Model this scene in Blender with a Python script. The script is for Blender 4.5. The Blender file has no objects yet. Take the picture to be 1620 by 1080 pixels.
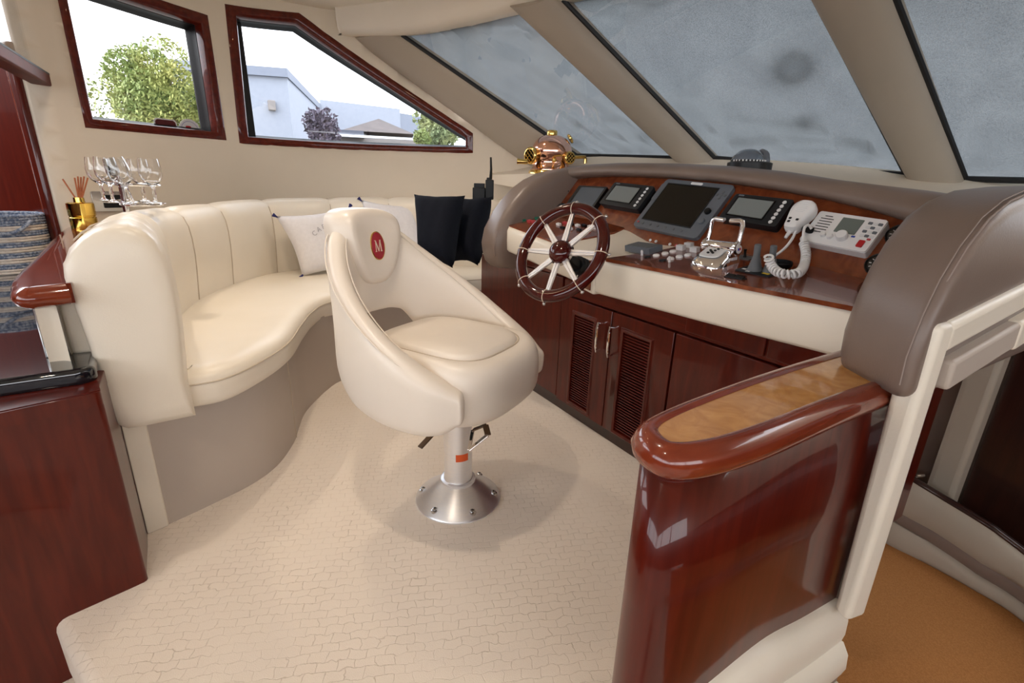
import bpy, math, random
from mathutils import Vector, Matrix, Quaternion
from mathutils.geometry import delaunay_2d_cdt
random.seed(7)
SC = bpy.context.scene
COL = SC.collection
V = Vector
R = math.radians
PI = math.pi

# ---------------------------------------------------------------- camera, world, lights, exposure
# survey of the cabin: x runs along the helm cabinets, y forward, z up from the carpet (metres)
CAM_H = 1.1
_fp = 765.229 # focal length in pixels of the 1620 px wide frame (17 mm)
_up = V((75.0, 2360.0, _fp)).normalized()
_vx = 328.0 - 810.0
_vy = (_fp*_up.z - _vx*_up.x)/_up.y
AX = -V((_vx, _vy, -_fp)).normalized()
AY = _up.cross(AX)
ROT = Matrix((AX, AY, _up)) # camera space -> world
CPOS = V((0, 0, CAM_H))
cam_data = bpy.data.cameras.new('camera')
cam_data.sensor_width = 36
cam_data.lens = _fp/45.0
cam_data.clip_start = 0.02
cam_data.clip_end = 300
cam = bpy.data.objects.new('camera', cam_data)
cam.matrix_world = Matrix.Translation(CPOS) @ ROT.to_4x4()
COL.objects.link(cam)
SC.camera = cam

world = bpy.data.worlds.new('overcast_sky')
SC.world = world
world.use_nodes = True
wn = world.node_tree.nodes
wl = world.node_tree.links
wbg = wn['Background']
tc = wn.new('ShaderNodeTexCoord')
wnoise = wn.new('ShaderNodeTexNoise')
wnoise.inputs['Scale'].default_value = 2.2
wnoise.inputs['Detail'].default_value = 5
wr = wn.new('ShaderNodeValToRGB')
wr.color_ramp.elements[0].position = .3
wr.color_ramp.elements[0].color = (.80, .86, .95, 1)
wr.color_ramp.elements[1].position = .7
wr.color_ramp.elements[1].color = (1, 1, 1, 1)
wl.new(tc.outputs['Generated'], wnoise.inputs['Vector'])
wl.new(wnoise.outputs['Fac'], wr.inputs['Fac'])
wl.new(wr.outputs['Color'], wbg.inputs['Color'])
wbg.inputs['Strength'].default_value = 1.9

SC.view_settings.view_transform = 'Standard'
SC.view_settings.look = 'None'
SC.view_settings.exposure = 1.6
SC.view_settings.gamma = 1.0
SC.view_settings.use_curve_mapping = False

# ---------------------------------------------------------------- survey helpers
def ray(u, v):
    return ROT @ V((u-810.0, 540.0-v, -_fp))
def PZ(u, v, z):
    d = ray(u, v); return CPOS + d*((z-CAM_H)/d.z)
def PX(u, v, x):
    d = ray(u, v); return CPOS + d*(x/d.x)
def PY(u, v, y):
    d = ray(u, v); return CPOS + d*(y/d.y)
def PD(u, v, dist):
    d = ray(u, v); return CPOS + d*(dist/_fp)
def PP(u, v, p, n):
    d = ray(u, v); return CPOS + d*((V(p)-CPOS).dot(V(n))/d.dot(V(n)))
def HZ(u, v, xy):
    d = ray(u, v); t = (xy[0]*d.x+xy[1]*d.y)/(d.x**2+d.y**2); return CAM_H+t*d.z

# ---------------------------------------------------------------- materials
MATS = {}
def mat(name, col, rough=.5, metal=0, coat=0, col2=None, nscale=8, stretch=(1, 1, 1), bump=0, bscale=60,
        trans=0, ior=1.45, emit=None, estr=0, detail=4, lo=.35, hi=.65, distort=0, spec=.5, coatrough=.03, bdist=.002, rough2=None):
    m = bpy.data.materials.new(name)
    m.use_nodes = True
    nt = m.node_tree
    b = nt.nodes['Principled BSDF']
    b.inputs['Base Color'].default_value = (*col, 1)
    b.inputs['Roughness'].default_value = rough
    b.inputs['Metallic'].default_value = metal
    b.inputs['Coat Weight'].default_value = coat
    b.inputs['Coat Roughness'].default_value = coatrough
    b.inputs['IOR'].default_value = ior
    b.inputs['Transmission Weight'].default_value = trans
    b.inputs['Specular IOR Level'].default_value = spec
    if emit:
        b.inputs['Emission Color'].default_value = (*emit, 1)
        b.inputs['Emission Strength'].default_value = estr
    co = nt.nodes.new('ShaderNodeTexCoord')
    mp = nt.nodes.new('ShaderNodeMapping')
    mp.inputs['Scale'].default_value = stretch
    nt.links.new(co.outputs['Object'], mp.inputs['Vector'])
    if col2:
        n = nt.nodes.new('ShaderNodeTexNoise')
        n.inputs['Scale'].default_value = nscale
        n.inputs['Detail'].default_value = detail
        n.inputs['Distortion'].default_value = distort
        nt.links.new(mp.outputs['Vector'], n.inputs['Vector'])
        r = nt.nodes.new('ShaderNodeValToRGB')
        r.color_ramp.elements[0].position = lo
        r.color_ramp.elements[0].color = (*col, 1)
        r.color_ramp.elements[1].position = hi
        r.color_ramp.elements[1].color = (*col2, 1)
        nt.links.new(n.outputs['Fac'], r.inputs['Fac'])
        nt.links.new(r.outputs['Color'], b.inputs['Base Color'])
    if bump:
        n2 = nt.nodes.new('ShaderNodeTexNoise')
        n2.inputs['Scale'].default_value = bscale
        n2.inputs['Detail'].default_value = 3
        nt.links.new(co.outputs['Object'], n2.inputs['Vector'])
        bp = nt.nodes.new('ShaderNodeBump')
        bp.inputs['Strength'].default_value = bump
        bp.inputs['Distance'].default_value = bdist
        nt.links.new(n2.outputs['Fac'], bp.inputs['Height'])
        nt.links.new(bp.outputs['Normal'], b.inputs['Normal'])
    MATS[name] = m
    return m

M_cream = mat('cream_leather', (.81, .735, .615), .38, col2=(.83, .755, .64), nscale=5, bump=.12, bscale=220, coat=.18, coatrough=.28)
M_chair = mat('chair_leather', (.82, .735, .635), .38, col2=(.84, .755, .66), nscale=5, bump=.10, bscale=240, coat=.18, coatrough=.28)
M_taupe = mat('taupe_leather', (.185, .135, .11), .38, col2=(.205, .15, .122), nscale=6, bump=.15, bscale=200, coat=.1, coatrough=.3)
M_base = mat('taupe_vinyl', (.47, .40, .345), .45, col2=(.49, .42, .36), nscale=4, bump=.06, bscale=240)
M_vinyl = mat('wall_vinyl', (.71, .62, .495), .6, col2=(.73, .635, .51), nscale=3, bump=.1, bscale=260)
M_head = mat('headliner', (.80, .735, .635), .6, col2=(.82, .755, .655), nscale=3, bump=.08, bscale=260)
M_pillar = mat('pillar_vinyl', (.40, .345, .275), .55, col2=(.42, .36, .29), nscale=3, bump=.1, bscale=300)
M_mahog = mat('mahogany', (.066, .0050, .0019), .28, col2=(.098, .0092, .0034), nscale=7, stretch=(6, 6, .7), coat=.5, detail=8, distort=.4, spec=.2)
M_mahogx = mat('mahogany_long', (.072, .0056, .0021), .28, col2=(.112, .0115, .0042), nscale=7, stretch=(.7, 6, 6), coat=.5, detail=8, distort=.4, spec=.2)
M_rim = mat('mahogany_rim', (.155, .022, .0075), .2, col2=(.215, .037, .0125), nscale=7, stretch=(5, .8, 5), coat=.8, detail=8, distort=.4, spec=.3)
M_burl = mat('burl_veneer', (.115, .022, .0075), .2, col2=(.25, .062, .020), nscale=14, coat=.8, detail=10, distort=1.6, lo=.3, hi=.72, spec=.3)
M_maple = mat('maple_burl', (.47, .20, .045), .22, col2=(.62, .31, .085), nscale=22, coat=.8, detail=10, distort=1.5, lo=.3, hi=.7, spec=.3)
M_wheel = mat('wheel_mahogany', (.042, .0020, .0016), .12, col2=(.058, .0034, .0024), nscale=6, coat=.7, coatrough=.02, spec=.2)
M_louvre = mat('louvre_mahogany', (.085, .009, .004), .5, col2=(.12, .014, .006), nscale=12, spec=.25)
M_granite = mat('black_granite', (.006, .007, .010), .05, col2=(.018, .019, .024), nscale=180, coat=1, detail=2, lo=.5, hi=.7, coatrough=.01)
M_chrome = mat('chrome', (.88, .88, .90), .06, metal=1)
M_satin = mat('brushed_aluminium', (.86, .88, .93), .36, metal=1, col2=(.90, .91, .94), nscale=30, stretch=(1, 1, 12))
M_steel = mat('stainless_steel', (.55, .54, .53), .2, metal=1)
M_bronze = mat('dark_bronze', (.16, .115, .085), .3, metal=1)
M_brass = mat('brass', (.78, .54, .17), .16, metal=1)
M_copper = mat('copper', (.86, .50, .38), .14, metal=1)
M_gold = mat('gold_glass', (.72, .47, .10), .1, metal=1)
M_black = mat('black_plastic', (.0045, .0048, .0055), .4, spec=.35)
M_dark = mat('dark_grey_plastic', (.011, .013, .016), .45, spec=.35)
M_grey = mat('grey_plastic', (.125, .140, .162), .42, spec=.35)
M_midgrey = mat('mid_grey_rubber', (.125, .133, .142), .55, spec=.35)
M_white = mat('white_plastic', (.80, .80, .80), .3)
M_offwhite = mat('off_white_plastic', (.70, .71, .72), .35)
M_red = mat('red_plastic', (.45, .015, .02), .35)
M_badge = mat('crimson_enamel', (.36, .022, .035), .45, bump=.3, bscale=500)
M_blue = mat('blue_print', (.03, .08, .45), .4)
M_green = mat('green_button', (.02, .20, .13), .3)
M_pinkred = mat('red_button', (.50, .06, .07), .3)
M_yellow = mat('yellow_print', (.75, .55, .03), .4)
M_orange = mat('orange_sticker', (.72, .10, .02), .5)
M_lcd = mat('lcd_glass', (.19, .215, .215), .12, spec=.5)
M_lcdgreen = mat('lcd_green_grey', (.15, .18, .165), .15)
M_screen = mat('dark_screen', (.002, .0022, .002), .05, spec=.5)
M_screenb = mat('blue_grey_screen', (.085, .105, .13), .1)
M_navy = mat('navy_canvas', (.0032, .0045, .0095), .85, spec=.15, col2=(.0045, .006, .012), nscale=60, bump=.35, bscale=380)
M_linen = mat('white_canvas', (.78, .76, .78), .8, col2=(.82, .80, .82), nscale=50, bump=.25, bscale=420)
M_tassel = mat('blue_thread', (.02, .022, .13), .8)
M_print = mat('faded_print', (.42, .40, .42), .8)
M_cord = mat('cream_cord', (.75, .62, .48), .5)
M_pearl = mat('pewter', (.62, .60, .60), .28, metal=1)
M_reed = mat('rattan_reed', (.36, .10, .035), .6, col2=(.46, .15, .06), nscale=40)
M_rope_b = mat('blue_rope', (.13, .17, .26), .85, col2=(.42, .45, .52), nscale=90, bump=.8, bscale=140, lo=.42, hi=.62)
M_rope_w = mat('natural_rope', (.66, .56, .48), .85, col2=(.78, .70, .62), nscale=60, bump=.8, bscale=140)
M_gasket = mat('black_rubber', (.008, .008, .009), .5)
M_stitch = mat('cream_stitching', (.55, .46, .36), .7)
M_tstitch = mat('taupe_stitching', (.28, .22, .19), .7)
M_stairrug = mat('warm_lit_stair_carpet', (.40, .165, .045), .95, col2=(.50, .22, .065), nscale=240, bump=.6, bscale=420)  # orange-brown because warm lamplight on the carpet is put into the base colour
M_darkwood = mat('dark_mahogany', (.016, .004, .0025), .3, col2=(.03, .007, .004), nscale=7, stretch=(6, 6, .7), coat=.6)
M_block = mat('rendered_block_wall', (.27, .285, .325), .8, col2=(.285, .30, .34), nscale=6)
M_block2 = mat('blue_grey_cladding', (.19, .205, .245), .8, col2=(.20, .215, .255), nscale=6)
M_shingle = mat('brown_shingle', (.070, .054, .049), .8, col2=(.095, .074, .067), nscale=3)
M_slate = mat('slate_roof', (.07, .075, .095), .8)
M_brickw = mat('pale_brick', (.22, .195, .18), .8)
M_trunk = mat('bark', (.10, .07, .05), .9, col2=(.16, .12, .09), nscale=12)
M_leafg = mat('green_leaves', (.15, .21, .065), .6, col2=(.30, .30, .09), nscale=1.3)
M_leafp = mat('purple_leaves', (.075, .06, .085), .6, col2=(.12, .095, .12), nscale=3)
M_leafd = mat('dull_green_leaves', (.16, .21, .10), .6, col2=(.32, .33, .13), nscale=2)
M_grass = mat('quay_paving', (.13, .13, .12), .9, col2=(.17, .17, .155), nscale=1.5)

def glass_mat(name, tint=(1, 1, 1), refl=1.0):
    m = bpy.data.materials.new(name); m.use_nodes = True
    nt = m.node_tree; nt.nodes.clear()
    o = nt.nodes.new('ShaderNodeOutputMaterial')
    t = nt.nodes.new('ShaderNodeBsdfTransparent'); t.inputs['Color'].default_value = (*tint, 1)
    g = nt.nodes.new('ShaderNodeBsdfGlossy'); g.inputs['Roughness'].default_value = .02
    lw = nt.nodes.new('ShaderNodeLayerWeight'); lw.inputs['Blend'].default_value = .5
    pw = nt.nodes.new('ShaderNodeMath'); pw.operation = 'POWER'; pw.inputs[1].default_value = 5
    f = nt.nodes.new('ShaderNodeMath'); f.operation = 'MULTIPLY_ADD'; f.inputs[1].default_value = .92; f.inputs[2].default_value = .08
    nt.links.new(lw.outputs['Facing'], pw.inputs[0]); nt.links.new(pw.outputs[0], f.inputs[0])
    x = nt.nodes.new('ShaderNodeMixShader')
    nt.links.new(f.outputs[0], x.inputs['Fac'])
    nt.links.new(t.outputs['BSDF'], x.inputs[1]); nt.links.new(g.outputs['BSDF'], x.inputs[2])
    nt.links.new(x.outputs['Shader'], o.inputs['Surface'])
    return m
M_glass = glass_mat('window_glass')
M_tint = glass_mat('tinted_window_glass', (.80, .84, .90))
M_crystal = mat('clear_crystal', (1, 1, 1), 0.0, trans=1, ior=1.45)

def cover_mat():
    m = bpy.data.materials.new('mesh_sun_cover'); m.use_nodes = True
    nt = m.node_tree; nt.nodes.clear(); L = nt.links.new
    o = nt.nodes.new('ShaderNodeOutputMaterial')
    d = nt.nodes.new('ShaderNodeBsdfDiffuse'); t = nt.nodes.new('ShaderNodeBsdfTranslucent')
    c = nt.nodes.new('ShaderNodeTexCoord')
    n = nt.nodes.new('ShaderNodeTexNoise'); n.inputs['Scale'].default_value = 3.5; n.inputs['Detail'].default_value = 8; n.inputs['Distortion'].default_value = 1.0
    n2 = nt.nodes.new('ShaderNodeTexNoise'); n2.inputs['Scale'].default_value = 260
    L(c.outputs['Object'], n.inputs['Vector']); L(c.outputs['Object'], n2.inputs['Vector'])
    r = nt.nodes.new('ShaderNodeValToRGB')
    r.color_ramp.elements[0].position = .3; r.color_ramp.elements[0].color = (.056, .062, .067, 1)
    r.color_ramp.elements[1].position = .75; r.color_ramp.elements[1].color = (.072, .079, .084, 1)
    L(n.outputs['Fac'], r.inputs['Fac'])
    mx = nt.nodes.new('ShaderNodeMixRGB'); mx.blend_type = 'MULTIPLY'; mx.inputs['Fac'].default_value = .45
    r2 = nt.nodes.new('ShaderNodeValToRGB'); r2.color_ramp.elements[0].position = .3; r2.color_ramp.elements[1].position = .6
    L(n2.outputs['Fac'], r2.inputs['Fac'])
    L(r.outputs['Color'], mx.inputs['Color1']); L(r2.outputs['Color'], mx.inputs['Color2'])
    L(mx.outputs['Color'], t.inputs['Color']); d.inputs['Color'].default_value = (.05, .053, .056, 1)
    a = nt.nodes.new('ShaderNodeAddShader'); L(d.outputs['BSDF'], a.inputs[0]); L(t.outputs['BSDF'], a.inputs[1])
    L(a.outputs['Shader'], o.inputs['Surface'])
    return m
M_cover = cover_mat()

def carpet_mat():
    m = bpy.data.materials.new('woven_cream_carpet'); m.use_nodes = True
    nt = m.node_tree; L = nt.links.new; b = nt.nodes['Principled BSDF']
    c = nt.nodes.new('ShaderNodeTexCoord')
    w = nt.nodes.new('ShaderNodeTexNoise'); w.inputs['Scale'].default_value = 26; w.inputs['Detail'].default_value = 3
    L(c.outputs['Object'], w.inputs['Vector'])
    s = nt.nodes.new('ShaderNodeVectorMath'); s.operation = 'MULTIPLY_ADD'
    s.inputs[1].default_value = (.030, .030, 0)
    L(w.outputs['Color'], s.inputs[0]); L(c.outputs['Object'], s.inputs[2])
    mp = nt.nodes.new('ShaderNodeMapping'); mp.inputs['Rotation'].default_value = (0, 0, R(112)); L(s.outputs['Vector'], mp.inputs['Vector'])
    k = nt.nodes.new('ShaderNodeTexBrick')
    k.inputs['Scale'].default_value = 1; k.inputs['Brick Width'].default_value = .046; k.inputs['Row Height'].default_value = .026
    k.inputs['Mortar Size'].default_value = .0013; k.inputs['Mortar Smooth'].default_value = .8
    k.inputs['Color1'].default_value = (1, 1, 1, 1); k.inputs['Color2'].default_value = (.9, .9, .9, 1); k.inputs['Mortar'].default_value = (0, 0, 0, 1)
    L(mp.outputs['Vector'], k.inputs['Vector'])
    fine = nt.nodes.new('ShaderNodeTexNoise'); fine.inputs['Scale'].default_value = 420; fine.inputs['Detail'].default_value = 2
    L(c.outputs['Object'], fine.inputs['Vector'])
    fade = nt.nodes.new('ShaderNodeTexNoise'); fade.inputs['Scale'].default_value = 5; L(c.outputs['Object'], fade.inputs['Vector'])
    fr = nt.nodes.new('ShaderNodeMapRange'); fr.inputs[1].default_value = .35; fr.inputs[2].default_value = .6; fr.inputs[3].default_value = .25; fr.inputs[4].default_value = 1
    L(fade.outputs['Fac'], fr.inputs[0])
    mul = nt.nodes.new('ShaderNodeMath'); mul.operation = 'MULTIPLY'
    inv = nt.nodes.new('ShaderNodeMath'); inv.operation = 'SUBTRACT'; inv.inputs[0].default_value = 1; L(k.outputs['Color'], inv.inputs[1])
    L(inv.outputs[0], mul.inputs[0]); L(fr.outputs[0], mul.inputs[1])
    mc = nt.nodes.new('ShaderNodeMixRGB'); mc.inputs['Color1'].default_value = (.80, .705, .605, 1); mc.inputs['Color2'].default_value = (.66, .56, .46, 1)
    L(mul.outputs[0], mc.inputs['Fac'])
    L(mc.outputs['Color'], b.inputs['Base Color'])
    h = nt.nodes.new('ShaderNodeMath'); h.operation = 'MULTIPLY_ADD'; h.inputs[1].default_value = -1.0
    f2 = nt.nodes.new('ShaderNodeMath'); f2.operation = 'MULTIPLY'; f2.inputs[1].default_value = .5; L(fine.outputs['Fac'], f2.inputs[0])
    L(mul.outputs[0], h.inputs[0]); L(f2.outputs[0], h.inputs[2])
    bp = nt.nodes.new('ShaderNodeBump'); bp.inputs['Strength'].default_value = .5; bp.inputs['Distance'].default_value = .003
    L(h.outputs[0], bp.inputs['Height']); L(bp.outputs['Normal'], b.inputs['Normal'])
    b.inputs['Roughness'].default_value = .95; b.inputs['Specular IOR Level'].default_value = .1
    b.inputs['Sheen Weight'].default_value = .2
    return m
M_carpet = carpet_mat()

# ---------------------------------------------------------------- mesh helpers
class MB:
    def __init__(s): s.v = []; s.f = []
    def add(s, verts, faces):
        o = len(s.v); s.v += [V(p) for p in verts]; s.f += [tuple(i+o for i in f) for f in faces]; return s
    def box(s, c, size, m=None):
        x, y, z = [k/2 for k in size]; c = V(c)
        pts = [V((sx*x, sy*y, sz*z)) for sz in (-1, 1) for sx, sy in ((-1, -1), (1, -1), (1, 1), (-1, 1))]
        if m is not None: pts = [m @ p for p in pts]
        return s.add([c+p for p in pts], [(3, 2, 1, 0), (4, 5, 6, 7), (0, 1, 5, 4), (1, 2, 6, 5), (2, 3, 7, 6), (3, 0, 4, 7)])
    def hexa(s, p8):
        return s.add(p8, [(3, 2, 1, 0), (4, 5, 6, 7), (0, 1, 5, 4), (1, 2, 6, 5), (2, 3, 7, 6), (3, 0, 4, 7)])
    def loft(s, rings, close=True, caps=True, loop=False):
        n = len(rings[0]); k = len(rings); vs = [p for r in rings for p in r]; fs = []
        for i in range(k if loop else k-1):
            a = i*n; b = ((i+1) % k)*n
            for j in range(n if close else n-1):
                j2 = (j+1) % n
                fs.append((a+j, a+j2, b+j2, b+j))
        if caps and not loop and close:
            fs.append(tuple(range(n-1, -1, -1))); fs.append(tuple(range((k-1)*n, k*n)))
        return s.add(vs, fs)
    def lathe(s, prof, n=32, m=None, o=(0, 0, 0), caps=True):
        rings = []
        for r, z in prof:
            ring = [V((r*math.cos(2*PI*i/n), r*math.sin(2*PI*i/n), z)) for i in range(n)]
            if m is not None: ring = [m @ p for p in ring]
            rings.append([V(o)+p for p in ring])
        return s.loft(rings, caps=caps)
    def tube(s, path, r, n=10, loop=False, caps=True):
        path = [V(p) for p in path]; k = len(path)
        rr = r if isinstance(r, (list, tuple)) else [r]*k
        tang = []
        for i in range(k):
            if loop: t = path[(i+1) % k]-path[i-1]
            else: t = path[min(i+1, k-1)]-path[max(i-1, 0)]
            tang.append(t.normalized())
        t0 = tang[0]; nrm = t0.orthogonal().normalized(); rings = []
        for i in range(k):
            if i: nrm = (tang[i-1].rotation_difference(tang[i]) @ nrm)
            nrm = (nrm-tang[i]*nrm.dot(tang[i])).normalized(); bi = tang[i].cross(nrm)
            rings.append([path[i]+(nrm*math.cos(2*PI*j/n)+bi*math.sin(2*PI*j/n))*rr[i] for j in range(n)])
        return s.loft(rings, loop=loop, caps=caps)
    def prism(s, poly, mapf, h0, h1):
        n = len(poly); a = [mapf(p[0], p[1], h0) for p in poly]; b = [mapf(p[0], p[1], h1) for p in poly]
        return s.loft([a, b])
    def sphere(s, c, r, nu=16, nv=10, m=None):
        rx, ry, rz = r if isinstance(r, (tuple, list)) else (r, r, r); c = V(c); vs = []; fs = []
        vs.append(V((0, 0, -rz)))
        for i in range(1, nv):
            a = -PI/2+PI*i/nv
            for j in range(nu):
                t = 2*PI*j/nu; vs.append(V((rx*math.cos(a)*math.cos(t), ry*math.cos(a)*math.sin(t), rz*math.sin(a))))
        vs.append(V((0, 0, rz)))
        for j in range(nu):
            fs.append((0, 1+(j+1) % nu, 1+j)); e = 1+(nv-2)*nu; fs.append((e+j, e+(j+1) % nu, len(vs)-1))
        for i in range(nv-2):
            for j in range(nu):
                a = 1+i*nu; b = a+nu; fs.append((a+j, a+(j+1) % nu, b+(j+1) % nu, b+j))
        if m is not None: vs = [m @ p for p in vs]
        return s.add([c+p for p in vs], fs)
    def obj(s, name, m, parent=None, bevel=0, seg=3, sub=0, smooth=True, angle=35, local=False, recalc=True, kind=None, weld=False):
        import bmesh
        me = bpy.data.meshes.new(name)
        me.from_pydata([tuple(p) for p in s.v], [], s.f)
        if recalc or weld:
            bm = bmesh.new(); bm.from_mesh(me)
            if weld: bmesh.ops.remove_doubles(bm, verts=bm.verts, dist=1e-5)
            big = [f for f in bm.faces if len(f.verts) > 4]
            if big: bmesh.ops.triangulate(bm, faces=big, ngon_method='EAR_CLIP')
            if recalc: bmesh.ops.recalc_face_normals(bm, faces=bm.faces)
            bm.to_mesh(me); bm.free()
        return link(name, me, m, parent, bevel, seg, sub, smooth, angle, local, kind)
def link(name, me, m, parent=None, bevel=0, seg=3, sub=0, smooth=True, angle=35, local=False, kind=None):
    if m is not None and len(me.materials) == 0: me.materials.append(m)
    if smooth:
        me.polygons.foreach_set('use_smooth', [True]*len(me.polygons))
        if angle < 179: me.set_sharp_from_angle(angle=R(angle))
    o = bpy.data.objects.new(name, me); COL.objects.link(o)
    if parent is not None: adopt(o, parent, local)
    if bevel:
        b = o.modifiers.new('bevel', 'BEVEL'); b.width = bevel; b.segments = seg; b.limit_method = 'ANGLE'; b.angle_limit = R(30); b.harden_normals = False
    if sub:
        b = o.modifiers.new('sub', 'SUBSURF'); b.levels = sub; b.render_levels = sub
    if kind: o['kind'] = kind
    return o
MW = {}
def adopt(o, parent, local=False):
    o.parent = parent
    if not local: o.matrix_parent_inverse = MW.get(parent.name, Matrix.Identity(4)).inverted()
def tag(o, label, cat, group=None):
    o['label'] = label; o['category'] = cat
    if group: o['group'] = group
    return o
def struct(o, label=None):
    o['kind'] = 'structure'
    if label: o['label'] = label
    return o
def thing(name, label, cat, loc=(0, 0, 0), mtx=None, group=None):
    o = bpy.data.objects.new(name, None); COL.objects.link(o); o.empty_display_size = .05
    o.matrix_world = mtx if mtx is not None else Matrix.Translation(V(loc))
    MW[o.name] = o.matrix_world.copy()
    if label: tag(o, label, cat, group)
    return o
def struct_root(name, loc, label=None):
    o = thing(name, None, None, loc); return struct(o, label)
def sub_of(o): # lets a mesh part own sub-parts that are given in the same space as itself
    return o
def frame(o, x, y, z): # matrix from origin and three axes
    m = Matrix((x, y, z)).transposed().to_4x4(); m.translation = V(o); return m
def catmull(pts, n=8, loop=False):
    pts = [V(p) for p in pts]; k = len(pts); out = []
    for i in range(k if loop else k-1):
        if loop: p0, p1, p2, p3 = pts[i-1], pts[i], pts[(i+1) % k], pts[(i+2) % k]
        else: p0, p1, p2, p3 = pts[max(i-1, 0)], pts[i], pts[i+1], pts[min(i+2, k-1)]
        for j in range(n):
            t = j/n
            out.append(.5*((2*p1)+(p2-p0)*t+(2*p0-5*p1+4*p2-p3)*t*t+(3*p1-p0-3*p2+p3)*t**3))
    if not loop: out.append(pts[-1])
    return out
def resample(pts, n):
    L = [0]
    for a, b in zip(pts, pts[1:]): L.append(L[-1]+(b-a).length)
    out = []; j = 0
    for i in range(n):
        s = L[-1]*i/(n-1)
        while j < len(pts)-2 and L[j+1] < s: j += 1
        d = L[j+1]-L[j]; t = (s-L[j])/d if d > 1e-9 else 0
        out.append(pts[j].lerp(pts[j+1], min(max(t, 0), 1)))
    return out
def lerp(a, b, t): return a+(b-a)*t
def interp(x, xs, ys):
    if x <= xs[0]: return ys[0]
    for i in range(len(xs)-1):
        if x <= xs[i+1]:
            t = (x-xs[i])/(xs[i+1]-xs[i]); return ys[i]+(ys[i+1]-ys[i])*t
    return ys[-1]
def smooth(t): t = min(max(t, 0), 1); return t*t*(3-2*t)
def rrect(w, h, r, n=4):
    out = []
    for cx, cy, a0 in ((w/2-r, h/2-r, 0), (-w/2+r, h/2-r, 90), (-w/2+r, -h/2+r, 180), (w/2-r, -h/2+r, 270)):
        for i in range(n+1):
            a = R(a0+90*i/n); out.append((cx+r*math.cos(a), cy+r*math.sin(a)))
    return out
def text_mesh(txt, size, depth=.0004, font_scale_x=1.0):
    cu = bpy.data.curves.new('lettering', 'FONT'); cu.body = txt; cu.size = size; cu.extrude = depth
    cu.align_x = 'CENTER'; cu.align_y = 'CENTER'; cu.resolution_u = 3
    t = bpy.data.objects.new('lettering', cu); COL.objects.link(t)
    bpy.context.view_layer.update()
    me = bpy.data.meshes.new_from_object(t)
    bpy.data.objects.remove(t); bpy.data.curves.remove(cu)
    for p in me.vertices: p.co.x *= font_scale_x
    return me
def text_part(name, txt, size, m, parent, mtx, depth=.0004, sx=1.0):
    me = text_mesh(txt, size, depth, sx); me.transform(mtx)
    me.materials.clear()
    return link(name, me, m, parent, local=True, smooth=False)

# ================================================================ THE SETTING
# ---------------------------------------------------------------- port wall: plan curve, level sill
WPL = catmull([V((-3.255, -.66, 0)), V((-3.385, -.45, 0)), V((-3.66, .0, 0)), V((-3.82, .40, 0)), V((-3.80, .95, 0)), V((-3.47, 1.66, 0)),
               V((-2.98, 2.14, 0)), V((-2.72, 2.34, 0))], 14)
WS = [0]
for a, b in zip(WPL, WPL[1:]): WS.append(WS[-1]+(b-a).length)
def wall_at(s, z, off=0.0):
    s = min(max(s, 0), WS[-1]-1e-6); i = 0
    while WS[i+1] < s: i += 1
    p = WPL[i].lerp(WPL[i+1], (s-WS[i])/(WS[i+1]-WS[i]))
    a = WPL[max(i-2, 0)]; b = WPL[min(i+3, len(WPL)-1)]
    t = (b-a).normalized(); nrm = V((t.y, -t.x, 0)) # into the cabin
    p = p+nrm*off; return V((p.x, p.y, z))
def wall_hit(u, v):
    d = ray(u, v); best = None
    for i in range(len(WPL)-1):
        a, b = WPL[i], WPL[i+1]; e = b-a
        den = d.x*e.y-d.y*e.x
        if abs(den) < 1e-9: continue
        t = (a.x*e.y-a.y*e.x)/den; k = (a.x*d.y-a.y*d.x)/den
        if -1e-6 <= k <= 1+1e-6 and t > 0:
            return (WS[i]+k*(WS[i+1]-WS[i]), CAM_H+t*d.z)
    return None
def cdt_sheet(outer, holes, mapf, step=.06):
    from mathutils.geometry import intersect_point_tri_2d
    def inside(p, poly):
        c = False; n = len(poly); j = n-1
        for i in range(n):
            if (poly[i][1] > p[1]) != (poly[j][1] > p[1]) and p[0] < (poly[j][0]-poly[i][0])*(p[1]-poly[i][1])/(poly[j][1]-poly[i][1])+poly[i][0]: c = not c
            j = i
        return c
    def dense(poly):
        o = []
        for i in range(len(poly)):
            a = V(poly[i]).to_2d() if len(poly[i]) > 2 else V(poly[i]); b = V(poly[(i+1) % len(poly)]); k = max(1, int((b-a).length/step))
            for j in range(k): o.append(a.lerp(b, j/k))
        return o
    vs = []; es = []
    for poly in [outer]+holes:
        q = dense(poly); o = len(vs); vs += q; es += [(o+i, o+(i+1) % len(q)) for i in range(len(q))]
    xs = [p[0] for p in outer]; ys = [p[1] for p in outer]
    x = min(xs)+step/2
    while x < max(xs):
        y = min(ys)+step/2
        while y < max(ys):
            if inside((x, y), outer) and not any(inside((x, y), h) for h in holes): vs.append(V((x, y)))
            y += step*2
        x += step
    r = delaunay_2d_cdt(vs, es, [], 0, 1e-5)
    fs = []
    for f in r[2]:
        c = sum((r[0][i] for i in f), V((0, 0)))/len(f)
        if inside(c, outer) and not any(inside(c, h) for h in holes): fs.append(tuple(f))
    return MB().add([mapf(p.x, p.y) for p in r[0]], fs)

# window outlines on the wall, (u,v) corners of the frame's outer and inner edge
def W(pts): return [wall_hit(*p) for p in pts]
def lift(sz, dz): return (sz[0], sz[1]+dz)
def ext(a, b, t): return (a[0]+(b[0]-a[0])*t, a[1]+(b[1]-a[1])*t)
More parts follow.
